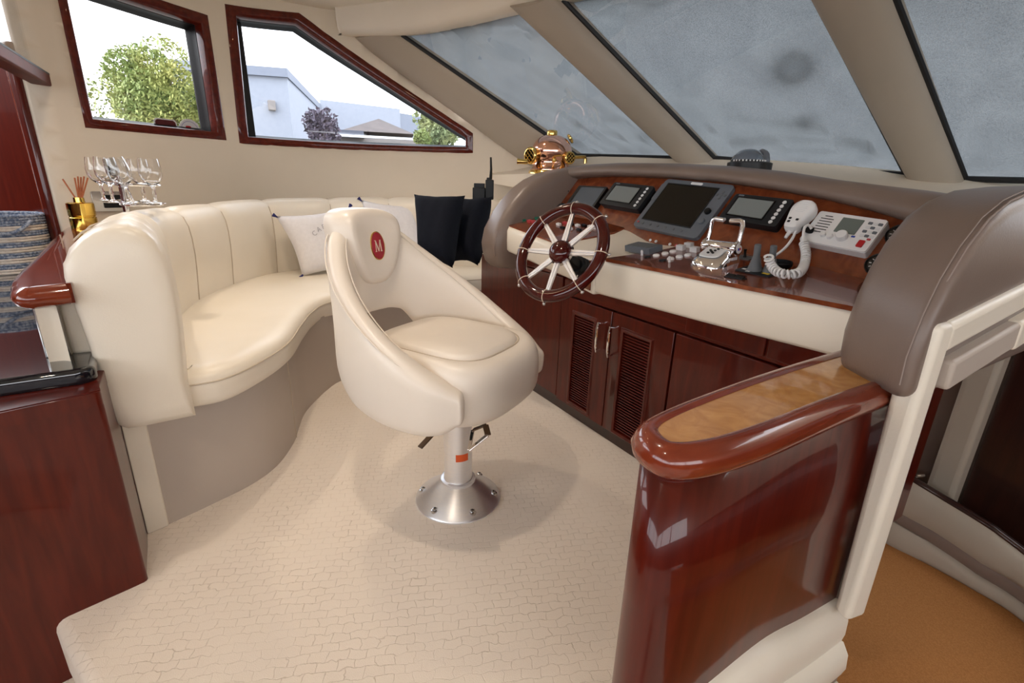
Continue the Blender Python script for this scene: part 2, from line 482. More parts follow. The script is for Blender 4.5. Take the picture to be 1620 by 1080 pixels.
# window 2 (rectangular, its top leaves the picture)
w2o = W([(130, 203), (356, 223), (322, 1), (86, 1)])
TOPZ = 1.98
def to_top(lo, hi, z):
    t = (z-lo[1])/(hi[1]-lo[1]); return (lo[0]+(hi[0]-lo[0])*t, z)
win2_out = [w2o[0], w2o[1], to_top(w2o[1], w2o[2], TOPZ), to_top(w2o[0], w2o[3], TOPZ+.02)]
w2i = W([(144, 188), (341, 209), (312, 20), (104, 1)])
win2_in = [w2i[0], w2i[1], to_top(w2i[1], w2i[2], TOPZ-.055), to_top(w2i[0], w2i[3], TOPZ-.035)]
win3_out = W([(375, 227), (750, 243), (750, 211), (472, 21), (351, 6)])
win3_in = W([(391, 216), (737, 233), (737, 218), (468, 38), (372, 27)])
S_END = wall_hit(850, 262)[0]
# top edge of the wall follows the windscreen corner post
m1t = wall_hit(556, 62); m1b = wall_hit(850, 262)
wall_outer = [(0.0, -.2), (WS[-1]-.01, -.2), (WS[-1]-.01, 1.15), (m1b[0]+.1, m1b[1]-.02), (m1b[0], m1b[1]+.03), (m1t[0], m1t[1]+.05), (m1t[0], 2.25), (0.0, 2.25)]
wp = struct_root('wall_port', WPL[20])
def grow(poly, d):
    cx = sum(p[0] for p in poly)/len(poly); cy = sum(p[1] for p in poly)/len(poly); o = []
    for p in poly:
        v = V((p[0]-cx, p[1]-cy)); v = v*(1+d/v.length); o.append((cx+v.x, cy+v.y))
    return o
wm = cdt_sheet(wall_outer, [grow(win2_in, .022), grow(win3_in, .022)], lambda s, z: wall_at(s, z))
wo = wm.obj('wall_panel', M_vinyl, wp, recalc=True, angle=60)
so = wo.modifiers.new('thick', 'SOLIDIFY'); so.thickness = .05; so.offset = 0

def window_on_wall(n, outp, inp, label, glassm, gasket_w):
    root = struct_root('window_%d' % n, wall_at(outp[0][0], outp[0][1]), label)
    def ring(poly, off, k=8):
        o = []
        for i in range(len(poly)):
            a = poly[i]; b = poly[(i+1) % len(poly)]
            for j in range(k): o.append(wall_at(lerp(a[0], b[0], j/k), lerp(a[1], b[1], j/k), off))
        return o
    def scale(poly, t):
        cx = sum(p[0] for p in poly)/len(poly); cy = sum(p[1] for p in poly)/len(poly)
        return [(p[0]+(cx-p[0])*t, p[1]+(cy-p[1])*t) for p in poly]
    def inset(poly, d):
        n_ = len(poly); o = []
        area = sum(poly[i][0]*poly[(i+1) % n_][1]-poly[(i+1) % n_][0]*poly[i][1] for i in range(n_)); sg = 1 if area > 0 else -1
        for i in range(n_):
            p0 = V(poly[i-1]); p1 = V(poly[i]); p2 = V(poly[(i+1) % n_])
            e1 = (p1-p0).normalized(); e2 = (p2-p1).normalized()
            n1 = V((-e1.y, e1.x))*sg; n2 = V((-e2.y, e2.x))*sg
            b = (n1+n2); b = b/ max(.3, b.length_squared)*2
            q = p1+b*d; o.append((q.x, q.y))
        return o
    m = MB(); rings = [ring(outp, -.015), ring(outp, .022), ring(inset(outp, .006), .028), ring(inset(inp, -.008), .028), ring(inp, .020), ring(inp, -.05)]
    m.loft(rings, caps=False, loop=True)
    m.obj('window_frame', M_mahogx, root, angle=50)
    g = MB(); a = inset(inp, -.004); b = inset(inp, gasket_w)
    g.loft([ring(a, -.045), ring(a, -.118), ring(b, -.122), ring(b, -.108), ring(inset(inp, gasket_w*.35), -.090), ring(inset(inp, .002), -.048)], caps=False, loop=True)
    g.obj('rubber_gasket', M_gasket, root, angle=50)
    q = inset(inp, gasket_w*.6)
    k = cdt_sheet(q, [], lambda s, z: wall_at(s, z, -.112), .12)
    k.obj('glass_pane', glassm, root, angle=180)
    return root
window_on_wall(2, win2_out, win2_in, 'mahogany framed rectangular side window above the stemware', M_glass, .022)
win3 = window_on_wall(3, win3_out, win3_in, 'mahogany framed side window with a sloping top edge', M_tint, .020)

sl_ = [win3_in[0], (win3_in[0][0]+.085, win3_in[0][1]+.004), (win3_in[4][0]+.060, win3_in[4][1]-.004), win3_in[4]]
MB().loft([[wall_at(a, b, -.108) for a, b in sl_], [wall_at(a, b, -.085) for a, b in sl_]]).obj('black_sash', M_gasket, win3, bevel=.003)
# ---------------------------------------------------------------- galley wall (left): mahogany panel, window above it
GY = -.66
gw = struct_root('wall_galley', (-3.3, -.7, .0))
k0 = V((-3.27, -.665, 0)); kd = V((-.80, -.60, 0)).normalized(); krm = Matrix.Rotation(math.atan2(kd.y, kd.x), 3, 'Z'); kn = V((-kd.y, kd.x, 0))
if kn.x < 0: kn = -kn
MB().box(k0+kd*1.4-kn*.02+V((0, 0, .72)), (2.8, .04, 1.84), krm).obj('wood_panel', M_mahog, gw)
MB().box(k0+kd*.025+kn*.004+V((0, 0, .72)), (.06, .05, 1.84), krm).obj('corner_post', M_mahog, gw, bevel=.015)
MB().box(k0+kd*.085+kn*.006+V((0, 0, .72)), (.012, .016, 1.80), krm).obj('post_bead', M_rim, gw, bevel=.004)
# upper window box, nearer than the panel
UY = -.57
ub = PY(0, 72, UY); uc = PY(78, 112, UY)
zb = (ub.z+uc.z)/2; xr = uc.x
root = struct_root('window_1', (xr, UY, zb), 'mahogany framed window high on the left above the galley panel')
MB().box((xr+1.0, UY-.035, zb-.028), (2.16, .07, .056)).obj('bottom_rail', M_louvre, root, bevel=.008)
MB().box((xr-.045, UY-.035, zb+.32), (.09, .07, .76)).obj('side_stile', M_mahog, root, bevel=.008)
MB().box((xr+1.0, UY-.035, zb+.68), (2.16, .07, .06)).obj('top_rail', M_mahogx, root, bevel=.008)
MB().box((xr+1.0, UY-.05, zb+.32), (2.0, .006, .66)).obj('glass_pane', M_glass, root)
MB().box((xr+1.0, UY-.004, zb-.004), (2.0, .01, .008)).obj('gasket', M_gasket, root)
# ---------------------------------------------------------------- carpeted floor (raised) with a step at the galley
st1 = PZ(85, 987, 0); st2 = PZ(132, 1080, 0); dr = (st2-st1).normalized()
c1 = PZ(237, 915, 0)
poly = [(st1.x, st1.y), tuple((st1+dr*.9).xy), (.2, -.9), (.2, .3), (-.42, .45), (-.46, 1.2), (-.56, 1.40), (-.8, 1.50), (-1.3, 1.9), (-3.2, 2.2), (-3.85, 1.2), (-3.9, .2), (-3.2, -.9), (-1.9, -.9), (-1.62, -.52)]
m = MB().prism(poly, lambda x, y, z: V((x, y, z)), -.19, 0.0)
fl = m.obj('floor', M_carpet, None, bevel=.028, seg=4)
struct(fl, 'cream carpet with a woven brick-like relief')
m = MB().prism([(-4, -3.2), (3.2, -3.2), (3.2, .75), (-.30, .75), (-.30, .40), (.2, .40), (.2, -.2), (-4, -.2)], lambda x, y, z: V((x, y, z)), -.30, -.19)
struct(m.obj('floor_lower', M_carpet), 'lower carpet level below the step')

# ---------------------------------------------------------------- windscreen: three covered panes between padded pillars
p1 = dict(BL=PY(912, 246, 2.15), BR=PY(1070, 250, 2.45), TR=PZ(820, 15, 2.0), TL=PZ(636, 56, 2.0))
p2 = dict(BL=PY(1130, 250, 2.55), BR=PY(1435, 277, 3.0), TL=PZ(890, 0, 2.0))
d2 = (PZ(1292, 0, 1.85)-p2['BR']); p2['TR'] = p2['BR']+d2*((2.0-p2['BR'].z)/d2.z)
p3 = dict(BL=PY(1527, 283, 3.1)); d3 = PZ(1417, 0, 1.80)-p3['BL']; p3['TL'] = p3['BL']+d3*((2.0-p3['BL'].z)/d3.z)
p3['BR'] = p3['BL']+V((.95, .10, -.02)); p3['TR'] = p3['TL']+V((.95, .12, 0))
def bump_noise(a, b, k):
    return math.sin(a*7.1+k)*math.sin(b*5.3+k*2)*.5+math.sin(a*17+b*9+k)*.25
def wrinkle(a, b, k):
    w = 0
    rr = random.Random(k)
    for i in range(9):
        y0 = rr.random()*.30 if i < 6 else .75+rr.random()*.2
        x0 = rr.random(); l = .12+rr.random()*.35; ang = rr.uniform(-.25, .25)
        t = (a-x0)/l
        if abs(t) < 1: w += .016*(1-t*t)*math.exp(-((b-y0-ang*(a-x0))/.026)**2)*rr.choice((1, -1))
    return w
def pane(n, q, label, k, bul=0.0):
    root = struct_root('window_%d' % n, q['BL'], label)
    def at(a, b, off=0):
        p = q['BL'].lerp(q['BR'], a).lerp(q['TL'].lerp(q['TR'], a), b)
        return p+nn*off
    nn = (q['BR']-q['BL']).cross(q['TL']-q['BL']).normalized()
    if nn.dot(CPOS-q['BL']) < 0: nn = -nn
    N = 12
    m = MB().add([at(i/N, j/N) for j in range(N+1) for i in range(N+1)], [(j*(N+1)+i, j*(N+1)+i+1, (j+1)*(N+1)+i+1, (j+1)*(N+1)+i) for j in range(N) for i in range(N)])
    m.obj('glass_pane', M_glass, root, angle=180)
    N = 90
    m = MB().add([at(-.05+1.10*i/N, -.10+1.14*j/N, -.05+.010*bump_noise(i/N*2, j/N*2, k)+wrinkle(i/N, j/N, k)) for j in range(N+1) for i in range(N+1)],
                 [(j*(N+1)+i, j*(N+1)+i+1, (j+1)*(N+1)+i+1, (j+1)*(N+1)+i) for j in range(N) for i in range(N)])
    c = m.obj('mesh_cover', M_cover, root, angle=180); c['label'] = 'grey mesh sun cover stretched outside the glass'
    g = MB()
    for a, b in ((q['BL'], q['TL']), (q['BR'], q['TR']), (q['BL'], q['BR'])):
        g.tube([a, b], .014, 8)
    g.obj('rubber_gasket', M_gasket, root)
    return root, at
W4, at4 = pane(4, p1, 'covered windscreen pane above the copper helmet', 3)
W5, at5 = pane(5, p2, 'large covered windscreen pane above the chart plotter', 11)
W6, at6 = pane(6, p3, 'covered windscreen pane at the right edge of the picture', 23)
for (u, v), r_ in (((1258, 101), .085), ((1275, 188), .042)):
    nn = (p2['BR']-p2['BL']).cross(p2['TL']-p2['BL']).normalized()
    if nn.dot(CPOS-p2['BL']) < 0: nn = -nn
    c = PP(u, v, p2['BL']-nn*.066, nn)
    o = MB().lathe([(r_*.60, 0), (r_*.60, -.015), (r_*.95, -.015), (r_*.95, 0), (r_*.8, .004)], 32, m=V((0, 0, 1)).rotation_difference(nn).to_matrix(), o=c, caps=False).obj('wiper_boss', M_midgrey, None)
    tag(o, ('large' if r_ > .06 else 'small')+' round wiper boss outlined behind the grey windscreen cover', 'wiper boss', 'bosses behind the windscreen cover')
def pillar(n, lt, lb, rt, rb, bulge, extra=.10, label=None, m_=M_pillar):
    rings = []; K = 14
    for i in range(K+1):
        t = -.06+1.10*i/K
        a = lb.lerp(lt, t); b = rb.lerp(rt, t); c = (a+b)/2; e = (b-a)
        up = (lt-lb).normalized(); nn = e.cross(up).normalized()
        if nn.dot(CPOS-c) < 0: nn = -nn
        ring = []
        for j in range(13):
            th = PI*j/12; ring.append(c-e/2*math.cos(th)+nn*bulge*math.sin(th)**.8)
        for j in range(1, 12):
            th = PI*(12-j)/12; ring.append(c-e/2*math.cos(th)-nn*.05)
        rings.append(ring)
    o = MB().loft(rings).obj('trim_%d' % n, m_, None, angle=60)
    return struct(o, label)
l1t = PZ(566, 66, 2.0); l1b = PY(846, 268, 2.05)
pillar(1, l1t, l1b, p1['TL'], p1['BL'], .045, label='padded corner post of the windscreen')
pillar(2, p1['TR'], p1['BR'], p2['TL'], p2['BL'], .075, label='padded windscreen pillar right of the copper helmet')
pillar(3, p2['TR'], p2['BR'], p3['TL'], p3['BL'], .085, label='thick padded windscreen pillar at the right')

# ---------------------------------------------------------------- ceiling with the valance over the windscreen
_hs = wall_hit(552, 60)[0]
HE = [wall_at(_hs-.05, 2.02, .03), wall_at(_hs, 2.02, .06), PZ(636, 51, 2.0), PZ(730, 36, 2.0), PZ(822, 13, 2.0), PZ(892, -3, 2.0), p2['TR']+V((0, .02, .02)), p3['TL']+V((0, .02, .02)), p3['TR']+V((.4, .2, .02))]
HE[0].z = 2.02
hp = catmull(HE, 8)
ce = struct_root('ceiling', (-1.2, 0, 2.16))
rings = []
for i, p in enumerate(hp):
    t = (hp[min(i+1, len(hp)-1)]-hp[max(i-1, 0)]); t.z = 0; t.normalize(); inn = V((t.y, -t.x, 0))
    ring = []
    for a, h in ((-.14, .16), (-.13, .03), (-.10, .004), (-.03, -.008), (.03, .0), (.055, .025), (.065, .07), (.07, .16)):
        q = p+inn*a; ring.append(V((q.x, q.y, p.z+h)))
    rings.append(ring)
MB().loft(rings).obj('valance', M_head, ce, angle=50)
m = MB().prism([(-3.4, -3.2), (3.2, -3.2), (3.2, 2.6), (-1.0, 2.45), (-2.2, 1.85), (-3.45, 1.40), (-3.66, 1.30), (-3.80, .95), (-3.82, .40), (-3.66, 0), (-3.38, -.45), (-3.25, -.66)], lambda x, y, z: V((x, y, z)), 2.155, 2.21)
m.obj('headliner_panel', M_head, ce)
# recessed downlights in the headliner
def downlight(x, y, power, label):
    t = thing('downlight', label, 'downlight', (x, y, 2.155), group='downlights in the headliner')
    MB().lathe([(.034, -.001), (.050, -.001), (.052, -.006), (.046, -.010), (.036, -.006)], 24, o=(x, y, 2.155), caps=False).obj('bezel', M_brass, t)
    e = mat('warm_bulb_%d' % len(bpy.data.materials), (1, .8, .6), .4, emit=(1, .72, .45), estr=14)
    MB().lathe([(0.0005, -.004), (.034, -.004), (.034, -.002), (0.0005, -.002)], 24, o=(x, y, 2.155)).obj('bulb', e, t)
    ld = bpy.data.lights.new('downlight_lamp', 'SPOT'); ld.energy = power; ld.color = (1, .86, .70); ld.spot_size = R(105); ld.spot_blend = .8; ld.shadow_soft_size = .035
    lo = bpy.data.objects.new('lamp', ld); COL.objects.link(lo); lo.location = (0, 0, -.012); lo.parent = t
LAMPS = [(-2.35, .35), (-1.15, .15), (-.2, -.5), (-2.75, 1.0), (-2.6, -.35)]

# ---------------------------------------------------------------- salon behind the camera: low walls and a band of big windows
sb = struct_root('wall_aft', (3.2, -1, 0))
MB().box((3.2, -.9, .45), (.06, 5.4, 1.3)).obj('lower_panel', M_mahog, sb)
MB().box((3.2, -.9, 2.1), (.06, 5.4, .16)).obj('upper_panel', M_head, sb)
for y in (-3.3, -1.6, .1, 1.8): MB().box((3.2, y, 1.5), (.08, .09, 1.2)).obj('mullion', M_mahog, sb, bevel=.01)
sb = struct_root('wall_galley_aft', (0, -3.2, 0))
MB().box((-.4, -3.2, .45), (7.2, .06, 1.3)).obj('lower_panel', M_mahog, sb)
MB().box((-5.0, -3.2, .98), (5.6, .06, 2.4)).obj('added_reflection_wall', M_mahog, sb)  # unseen wall length added to keep outdoors out of the wood panel's reflection
MB().box((-.4, -3.2, 2.1), (7.2, .06, .16)).obj('upper_panel', M_head, sb)
for x in (-3.8, -1.6, .5, 2.6): MB().box((x, -3.2, 1.5), (.09, .08, 1.2)).obj('mullion', M_mahog, sb, bevel=.01)
sb = struct_root('wall_starboard', (1.6, 1.9, 0))
d = V((3.2, 1.7, 0))-V((.25, 3.3, 0)); L_ = d.length; an = math.atan2(d.y, d.x); mid = (V((3.2, 1.7, 0))+V((.25, 3.3, 0)))/2
rm = Matrix.Rotation(an, 3, 'Z')
MB().box((mid.x, mid.y, .35), (L_, .06, 1.7), rm).obj('lower_panel', M_darkwood, sb)
MB().box((mid.x, mid.y, 1.70), (L_, .06, 1.0), rm).obj('upper_panel', M_vinyl, sb)

# ================================================================ STAIRWELL (right)
SF = -.36
struct(MB().prism([(-.9, .40), (3.2, .40), (3.2, 3.3), (-1.8, 3.3), (-1.8, 1.9), (-.9, 1.9)], lambda x, y, z: V((x, y, z)), SF-.05, SF).obj('floor_stairwell', M_stairrug), 'tan carpet at the foot of the stairs, warm lamplight in its colour')
sp = catmull([V((-1.35, 2.30, 0)), V((-1.0, 2.40, 0)), PZ(1392, 854, SF), PZ(1459, 888, SF), PZ(1535, 930, SF), PZ(1620, 985, SF), V((.06, 2.12, 0)), V((.32, 1.65, 0)), V((.50, 1.1, 0)), V((.52, .6, 0))], 8)
for p in sp: p.z = 0
def offs(path, d):
    o = []
    for i, p in enumerate(path):
        t = (path[min(i+1, len(path)-1)]-path[max(i-1, 0)]); t.z = 0; t.normalize(); o.append(p+V((t.y, -t.x, 0))*d)
    return o
ws_ = struct_root('wall_stairwell', (-.3, 2.4, SF))
def proj_u(p):
    c = ROT.transposed() @ (V((p.x, p.y, SF))-CPOS); return 810-_fp*c.x/c.z if c.z < -.05 else 9999
UU = [1300, 1392, 1459, 1535, 1620]
def heights(p):
    u = min(max(proj_u(p), 1300), 1640)
    if p.y < 1.9 and p.x > .1: u = 1640
    pu = PZ(min(max(u, 1392), 1620), interp(u, [1392, 1459, 1535, 1620], [854, 888, 930, 985]), SF)
    return [HZ(min(max(u, 1392), 1620), interp(u, [1392, 1459, 1535, 1620], vs), pu.xy) for vs in ([814, 853, 904, 960], [797, 834, 884, 939], [738, 779, 825, 893])]
ZB = [heights(p) for p in sp]
def band(name, ia, ib, d0, bul, m_, pa=0, pb=0):
    rings = []
    for p, q, z in zip(offs(sp, d0), offs(sp, -.05), ZB):
        za = SF if ia is None else z[ia]+pa; zb = z[ib]+pb; c = []
        for k in range(7):
            t = k/6; o = p+(p-q).normalized()*bul*math.sin(PI*t)**.6; c.append(V((o.x, o.y, lerp(za, zb, t))))
        rings.append(c+[V((q.x, q.y, zb)), V((q.x, q.y, za))])
    return MB().loft(rings).obj(name, m_, ws_, angle=60)
band('lower_band', None, 0, 0, .014, M_pillar, 0, -.002)
band('taupe_band', 0, 1, -.004, .004, M_taupe)
band('upper_band', 1, 2, 0, .020, M_pillar, .002, -.004)
rings = [[V((p.x, p.y, z[2]))+V((0, 0, .014*math.sin(a)))+(p-q).normalized()*(.016*math.cos(a)) for a in [2*PI*k/10 for k in range(10)]] for p, q, z in zip(offs(sp, -.015), offs(sp, -.06), ZB)]
MB().loft(rings).obj('wood_cap', M_darkwood, ws_, angle=60)
tw = struct_root('wall_companionway', (-.6, 2.7, 0))
a = PY(1452, 640, 2.62); b = PY(1590, 600, 2.62)
MB().box(((-1.6-.50)/2, 2.66, .28), (1.10, .05, 1.36)).obj('taupe_panel', M_taupe, tw)
pl = PY(1500, 680, 2.55); pr = PY(1553, 680, 2.55)
MB().box(((pl.x+pr.x)/2, 2.55, .28), (pr.x-pl.x, .10, 1.36)).obj('padded_pillar', M_pillar, tw, bevel=.02)
MB().box((.24, 2.62, .28), (1.50, .05, 1.40)).obj('wood_panel', M_darkwood, tw)
lp = PY(1440, 748, 2.60)
o = thing('grab_handle', 'small chrome grab handle low behind the cream handrail post', 'handle', lp)
MB().tube([lp+V((-.05, .05, .0)), lp+V((-.05, -.01, 0)), lp+V((-.02, -.03, 0)), lp+V((.03, -.03, .01)), lp+V((.05, -.01, .02)), lp+V((.05, .05, .02))], .008, 8).obj('bar', M_chrome, o)
MB().lathe([(.0005, 0), (.02, 0), (.018, .006), (.0005, .006)], 16, m=Matrix.Rotation(PI/2, 3, 'X'), o=lp+V((-.05, .035, 0))).obj('rosette', M_chrome, o)

# ---------------------------------------------------------------- podium (end cabinet beside the stairs)
PT = .752
rim_xy = catmull([V((-.350, 1.16, 0)), V((-.354, .92, 0)), V((-.349, .68, 0)), V((-.360, .555, 0)), V((-.390, .497, 0)), V((-.440, .492, 0)), V((-.485, .525, 0)), V((-.507, .61, 0)), V((-.525, .80, 0)), V((-.535, 1.0, 0)), V((-.540, 1.23, 0))], 8)
pod = thing('podium_cabinet', 'glossy mahogany podium with rounded end and inlaid burl top beside the stairs', 'cabinet', (-.45, .85, 0))
def inset_open(path, d): return offs(path, d)
cen = V((-.44, .95, 0))
def toward(path, d):
    o = offs(path, d)
    return o if sum((p-cen).length for p in o) < sum((p-cen).length for p in offs(path, -d)) else offs(path, -d)
body_xy = toward(rim_xy, .028)
rings = []
for d, z in ((.038, PT), (.030, PT+.004), (.018, PT+.002), (.007, PT-.008), (0, PT-.024), (.004, PT-.040), (.016, PT-.050), (.030, PT-.053)):
    q = toward(rim_xy, d); rings.append([V((p.x, p.y, z)) for p in q])
rings = [list(r) for r in zip(*rings)]
MB().loft(rings, close=True).obj('bullnose_rim', M_rim, pod, angle=60)
inl = toward(rim_xy, .036); MB().prism([(p.x, p.y) for p in inl], lambda x, y, z: V((x, y, z)), PT-.05, PT-.001).obj('burl_inlay', M_maple, pod, bevel=.001)
# body: the stair side ends in a cream kick that sweeps down towards the camera
def body_bottom(p):
    return 0.0
bz = [(.0, None)]
rings = []
for p in body_xy:
    rings.append([V((p.x, p.y, PT-.05)), V((p.x, p.y, .45)), V((p.x, p.y, .20)), V((p.x, p.y, .0))])
sheet = MB(); sheet.loft(rings, close=False, caps=False)
bo = sheet.obj('curved_body', M_mahog, pod, angle=60)
so = bo.modifiers.new('thick', 'SOLIDIFY'); so.thickness = .02; so.offset = 0
E1 = V((-.352, 1.14, 0))
ek = catmull([PX(1330, 946, -.362), PX(1275, 982, -.362), PX(1210, 1020, -.360), PX(1125, 1080, -.364), PX(1060, 1130, -.375)], 6)
ek = [p-V((0, 0, .02)) for p in ek if p.y < 1.16]
kick = []
for p in ek:
    kick.append([V((p.x-.03, p.y, p.z+.02)), V((p.x+.006, p.y-.002, p.z+.02)), V((p.x+.020, p.y-.004, p.z+.005)), V((p.x+.028, p.y-.004, p.z-.02)), V((p.x+.030, p.y-.004, p.z-.06)), V((p.x+.026, p.y-.002, p.z-.085)), V((p.x-.03, p.y, p.z-.085))])
MB().loft(kick).obj('padded_kick', M_cream, pod, angle=60)
k2 = [[V((p.x-.03, p.y, p.z-.085)), V((p.x+.030, p.y, p.z-.085)), V((p.x+.046, p.y, p.z-.11)), V((p.x+.050, p.y, p.z-.15)), V((p.x+.044, p.y, p.z-.175)), V((p.x-.03, p.y, p.z-.175))] for p in ek]
MB().loft(k2).obj('padded_kick', M_cream, pod, angle=60)
k3 = [[V((p.x-.03, p.y, p.z-.175)), V((p.x+.040, p.y, p.z-.175)), V((p.x+.040, p.y, p.z-.20)), V((p.x-.03, p.y, p.z-.20))] for p in ek]
MB().loft(k3).obj('taupe_strip', M_taupe, pod, angle=60)
k4 = [[V((p.x-.03, p.y, p.z-.20)), V((p.x+.044, p.y, p.z-.20)), V((p.x+.058, p.y, p.z-.24)), V((p.x+.056, p.y, SF)), V((p.x-.03, p.y, SF))] for p in ek]
MB().loft(k4).obj('padded_kick', M_cream, pod, angle=60)
# taupe jamb between podium and handrail post
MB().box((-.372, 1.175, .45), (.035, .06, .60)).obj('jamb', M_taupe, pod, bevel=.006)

# ---------------------------------------------------------------- leather handrail
hr = thing('handrail', 'cream leather wrapped handrail with upright post beside the stairs', 'handrail', (-.33, 1.1, .18))
h0 = PX(1478, 512, -.315); hb = None
pt_ = PX(1630, 437, -.315)
MB().hexa([V((-.355, h0.y+.055, .195)), V((-.318, h0.y+.04, .195)), V((-.306, h0.y+.10, .195)), V((-.345, h0.y+.115, .195)),
           V((-.350, h0.y-.006, h0.z)), V((-.300, h0.y-.006, h0.z)), V((-.300, h0.y+.055, h0.z)), V((-.350, h0.y+.055, h0.z))]).obj('post', M_cream, hr, bevel=.014, seg=4)
dv = (pt_-V((-.315, h0.y, h0.z))); e2 = V((-.325, h0.y+.058, h0.z-.030)); far = e2+dv*1.5
def beam(a, b, w, h):
    t = (b-a).normalized(); sx = V((1, 0, 0)); upv = t.cross(sx).normalized()
    if upv.z < 0: upv = -upv
    q = []
    for p in (a, b): q += [p+sx*w/2-upv*h/2, p-sx*w/2-upv*h/2, p-sx*w/2+upv*h/2, p+sx*w/2+upv*h/2]
    return MB().hexa([q[0], q[1], q[5], q[4], q[3], q[2], q[6], q[7]])
beam(e2+V((0, -.02, 0)), far, .052, .060).obj('rail', M_cream, hr, bevel=.014, seg=4)
beam(e2+V((.020, .02, -.075)), far+V((.020, 0, -.08)), .030, .060).obj('lower_rail', M_base, hr, bevel=.008)
st = PX(1600, 520, -.325)
beam((e2+V((.020, .02, -.075))).lerp(far+V((.020, 0, -.08)), .48), far+V((.020, 0, -.08)), .036, .066).obj('rail_sleeve', M_cream, hr, bevel=.008)

# ================================================================ GALLEY (left)
gc = thing('galley_cabinet', 'dark glossy mahogany galley cabinet at the left edge', 'cabinet', (-1.6, -.6, -.19))
g1 = PZ(237, 917, 0); g2 = PZ(85, 985, 0); gd = (g2-g1).normalized(); gn = V((-gd.y, gd.x, 0))
if gn.x < 0: gn = -gn
GTZ = .600
cy = [g1, g1+gd*1.6, g1+gd*1.6-gn*.45, V((-1.70, -.325, 0)), V((-1.60, -.325, 0))]
cyr = []
c0 = catmull([g1+gd*.10, g1+gd*.03, g1+gd*.004-gn*.006, g1-gn*.04, V((-1.62, g1.y-.018, 0))], 5)
poly = [(p.x, p.y) for p in c0]+[(-1.72, -.322)]+[tuple((g1+gd*1.6-gn*.5).xy), tuple((g1+gd*1.6).xy)]
MB().prism(poly, lambda x, y, z: V((x, y, z)), -.19, GTZ-.012).obj('cabinet_body', M_mahog, gc, bevel=.002, angle=40)
MB().prism([((p[0]-(-1.6))*1.0+gn.x*.008, p[1]+gn.y*.008) if 0 else (p[0]+gn.x*.008, p[1]+gn.y*.004) for p in poly], lambda x, y, z: V((x, y, z)), GTZ-.05, GTZ-.014).obj('top_moulding', M_mahog, gc, bevel=.006)
ct = thing('granite_countertop', 'polished black granite countertop under the striped basket', 'countertop', (-2.2, -.5, GTZ))
gp = [(-1.475, g1.y+.035), (-1.44, g1.y+.0)]
n1 = PZ(140, 586, GTZ+.02); n0 = PZ(0, 606, GTZ+.02)
top = [(n1.x-.012, n1.y+.012), (n1.x+.008, n1.y-.012), tuple((n1+(n0-n1).normalized()*1.3).xy), (-3.9, -1.25), (-3.62, -.93), (-3.27, -.67), (-3.27, -.5), (-1.80, -.36), (-1.78, -.34)]
MB().prism(top, lambda x, y, z: V((x, y, z)), GTZ-.018, GTZ+.028).obj('slab', M_granite, ct, bevel=.018, seg=5)
# cream pilaster closing the sofa end
pil = thing('sofa_end_panel', 'narrow cream upholstered end panel beside the mahogany cabinet', 'panel', (-1.69, -.28, 0))
MB().hexa([V((-1.715, -.262, 0)), V((-1.70, -.262, 0)), V((-1.682, -.318, 0)), V((-1.74, -.318, 0)), V((-1.715, -.262, .8)), V((-1.70, -.262, .8)), V((-1.682, -.318, .8)), V((-1.74, -.318, .8))]).obj('panel_face', M_cream, pil, bevel=.004)
MB().box((-1.70, -.330, .30), (.02, .018, .60)).obj('edge_strip', M_base, pil, bevel=.003)
# raised bar ledge
LZ = .835
bl = thing('bar_ledge', 'raised mahogany bar ledge with a bullnose edge behind the sofa', 'shelf', (-2.4, -.45, GTZ))
le = [PZ(120, 468, LZ-.035), PZ(70, 478, LZ-.035), PZ(30, 455, LZ-.035), PZ(24, 432, LZ-.03), PZ(45, 410, LZ-.02), PZ(76, 378, LZ-.01), PZ(100, 357, LZ)]
nx = V((-1.60, -.335, 0)); 
pth = catmull([V((-1.565, -.330, 0)), V((-1.548, -.37, 0)), V((-1.538, -.408, 0)), V((-1.565, -.438, 0)), V((-1.66, -.462, 0)), V((-1.80, -.490, 0)), V((-2.2, -.535, 0)), V((-2.7, -.595, 0)), V((-3.26, -.655, 0))], 8)
cen = V((-2.6, -.30, 0))
def inl_(path, d):
    a = offs(path, d); return a if sum((p-cen).length for p in a) < sum((p-cen).length for p in offs(path, -d)) else offs(path, -d)
rings = []
for d, z in ((.065, LZ-.006), (.045, LZ-.003), (.025, LZ-.004), (.008, LZ-.014), (0, LZ-.030), (.006, LZ-.046), (.022, LZ-.055), (.065, LZ-.055)):
    rings.append([V((p.x, p.y, z)) for p in inl_(pth, d)])
MB().loft([list(r) for r in zip(*rings)]).obj('bullnose_edge', M_rim, bl, angle=60)
ip = inl_(pth, .06)
MB().prism([(-1.60, -.332), (-1.588, -.385), (-1.61, -.405), (-1.70, -.425), (-1.83, -.45), (-2.2, -.49), (-2.7, -.55), (-3.26, -.61), (-3.33, -.47), (-3.1, -.29), (-2.4, -.40), (-1.70, -.362), (-1.66, -.34)], lambda x, y, z: V((x, y, z)), LZ-.055, LZ-.004).obj('ledge_top', M_rim, bl)
rp = inl_(pth, .075)
MB().prism([(p.x, p.y) for p in rp[7:]]+[(-3.24, -.60), (-1.75, -.36)], lambda x, y, z: V((x, y, z)), GTZ+.027, LZ-.05).obj('riser', M_vinyl, bl)
MB().box((-1.665, -.405, (GTZ+LZ)/2-.01), (.03, .05, LZ-GTZ-.075)).obj('riser_trim', M_steel, bl, bevel=.004)
MB().box((-1.69, -.355, .72), (.05, .05, .19)).obj('riser_pad', M_cream, bl, bevel=.01)
bb = PZ(105, 395, LZ); bb2 = PZ(94, 365, LZ)
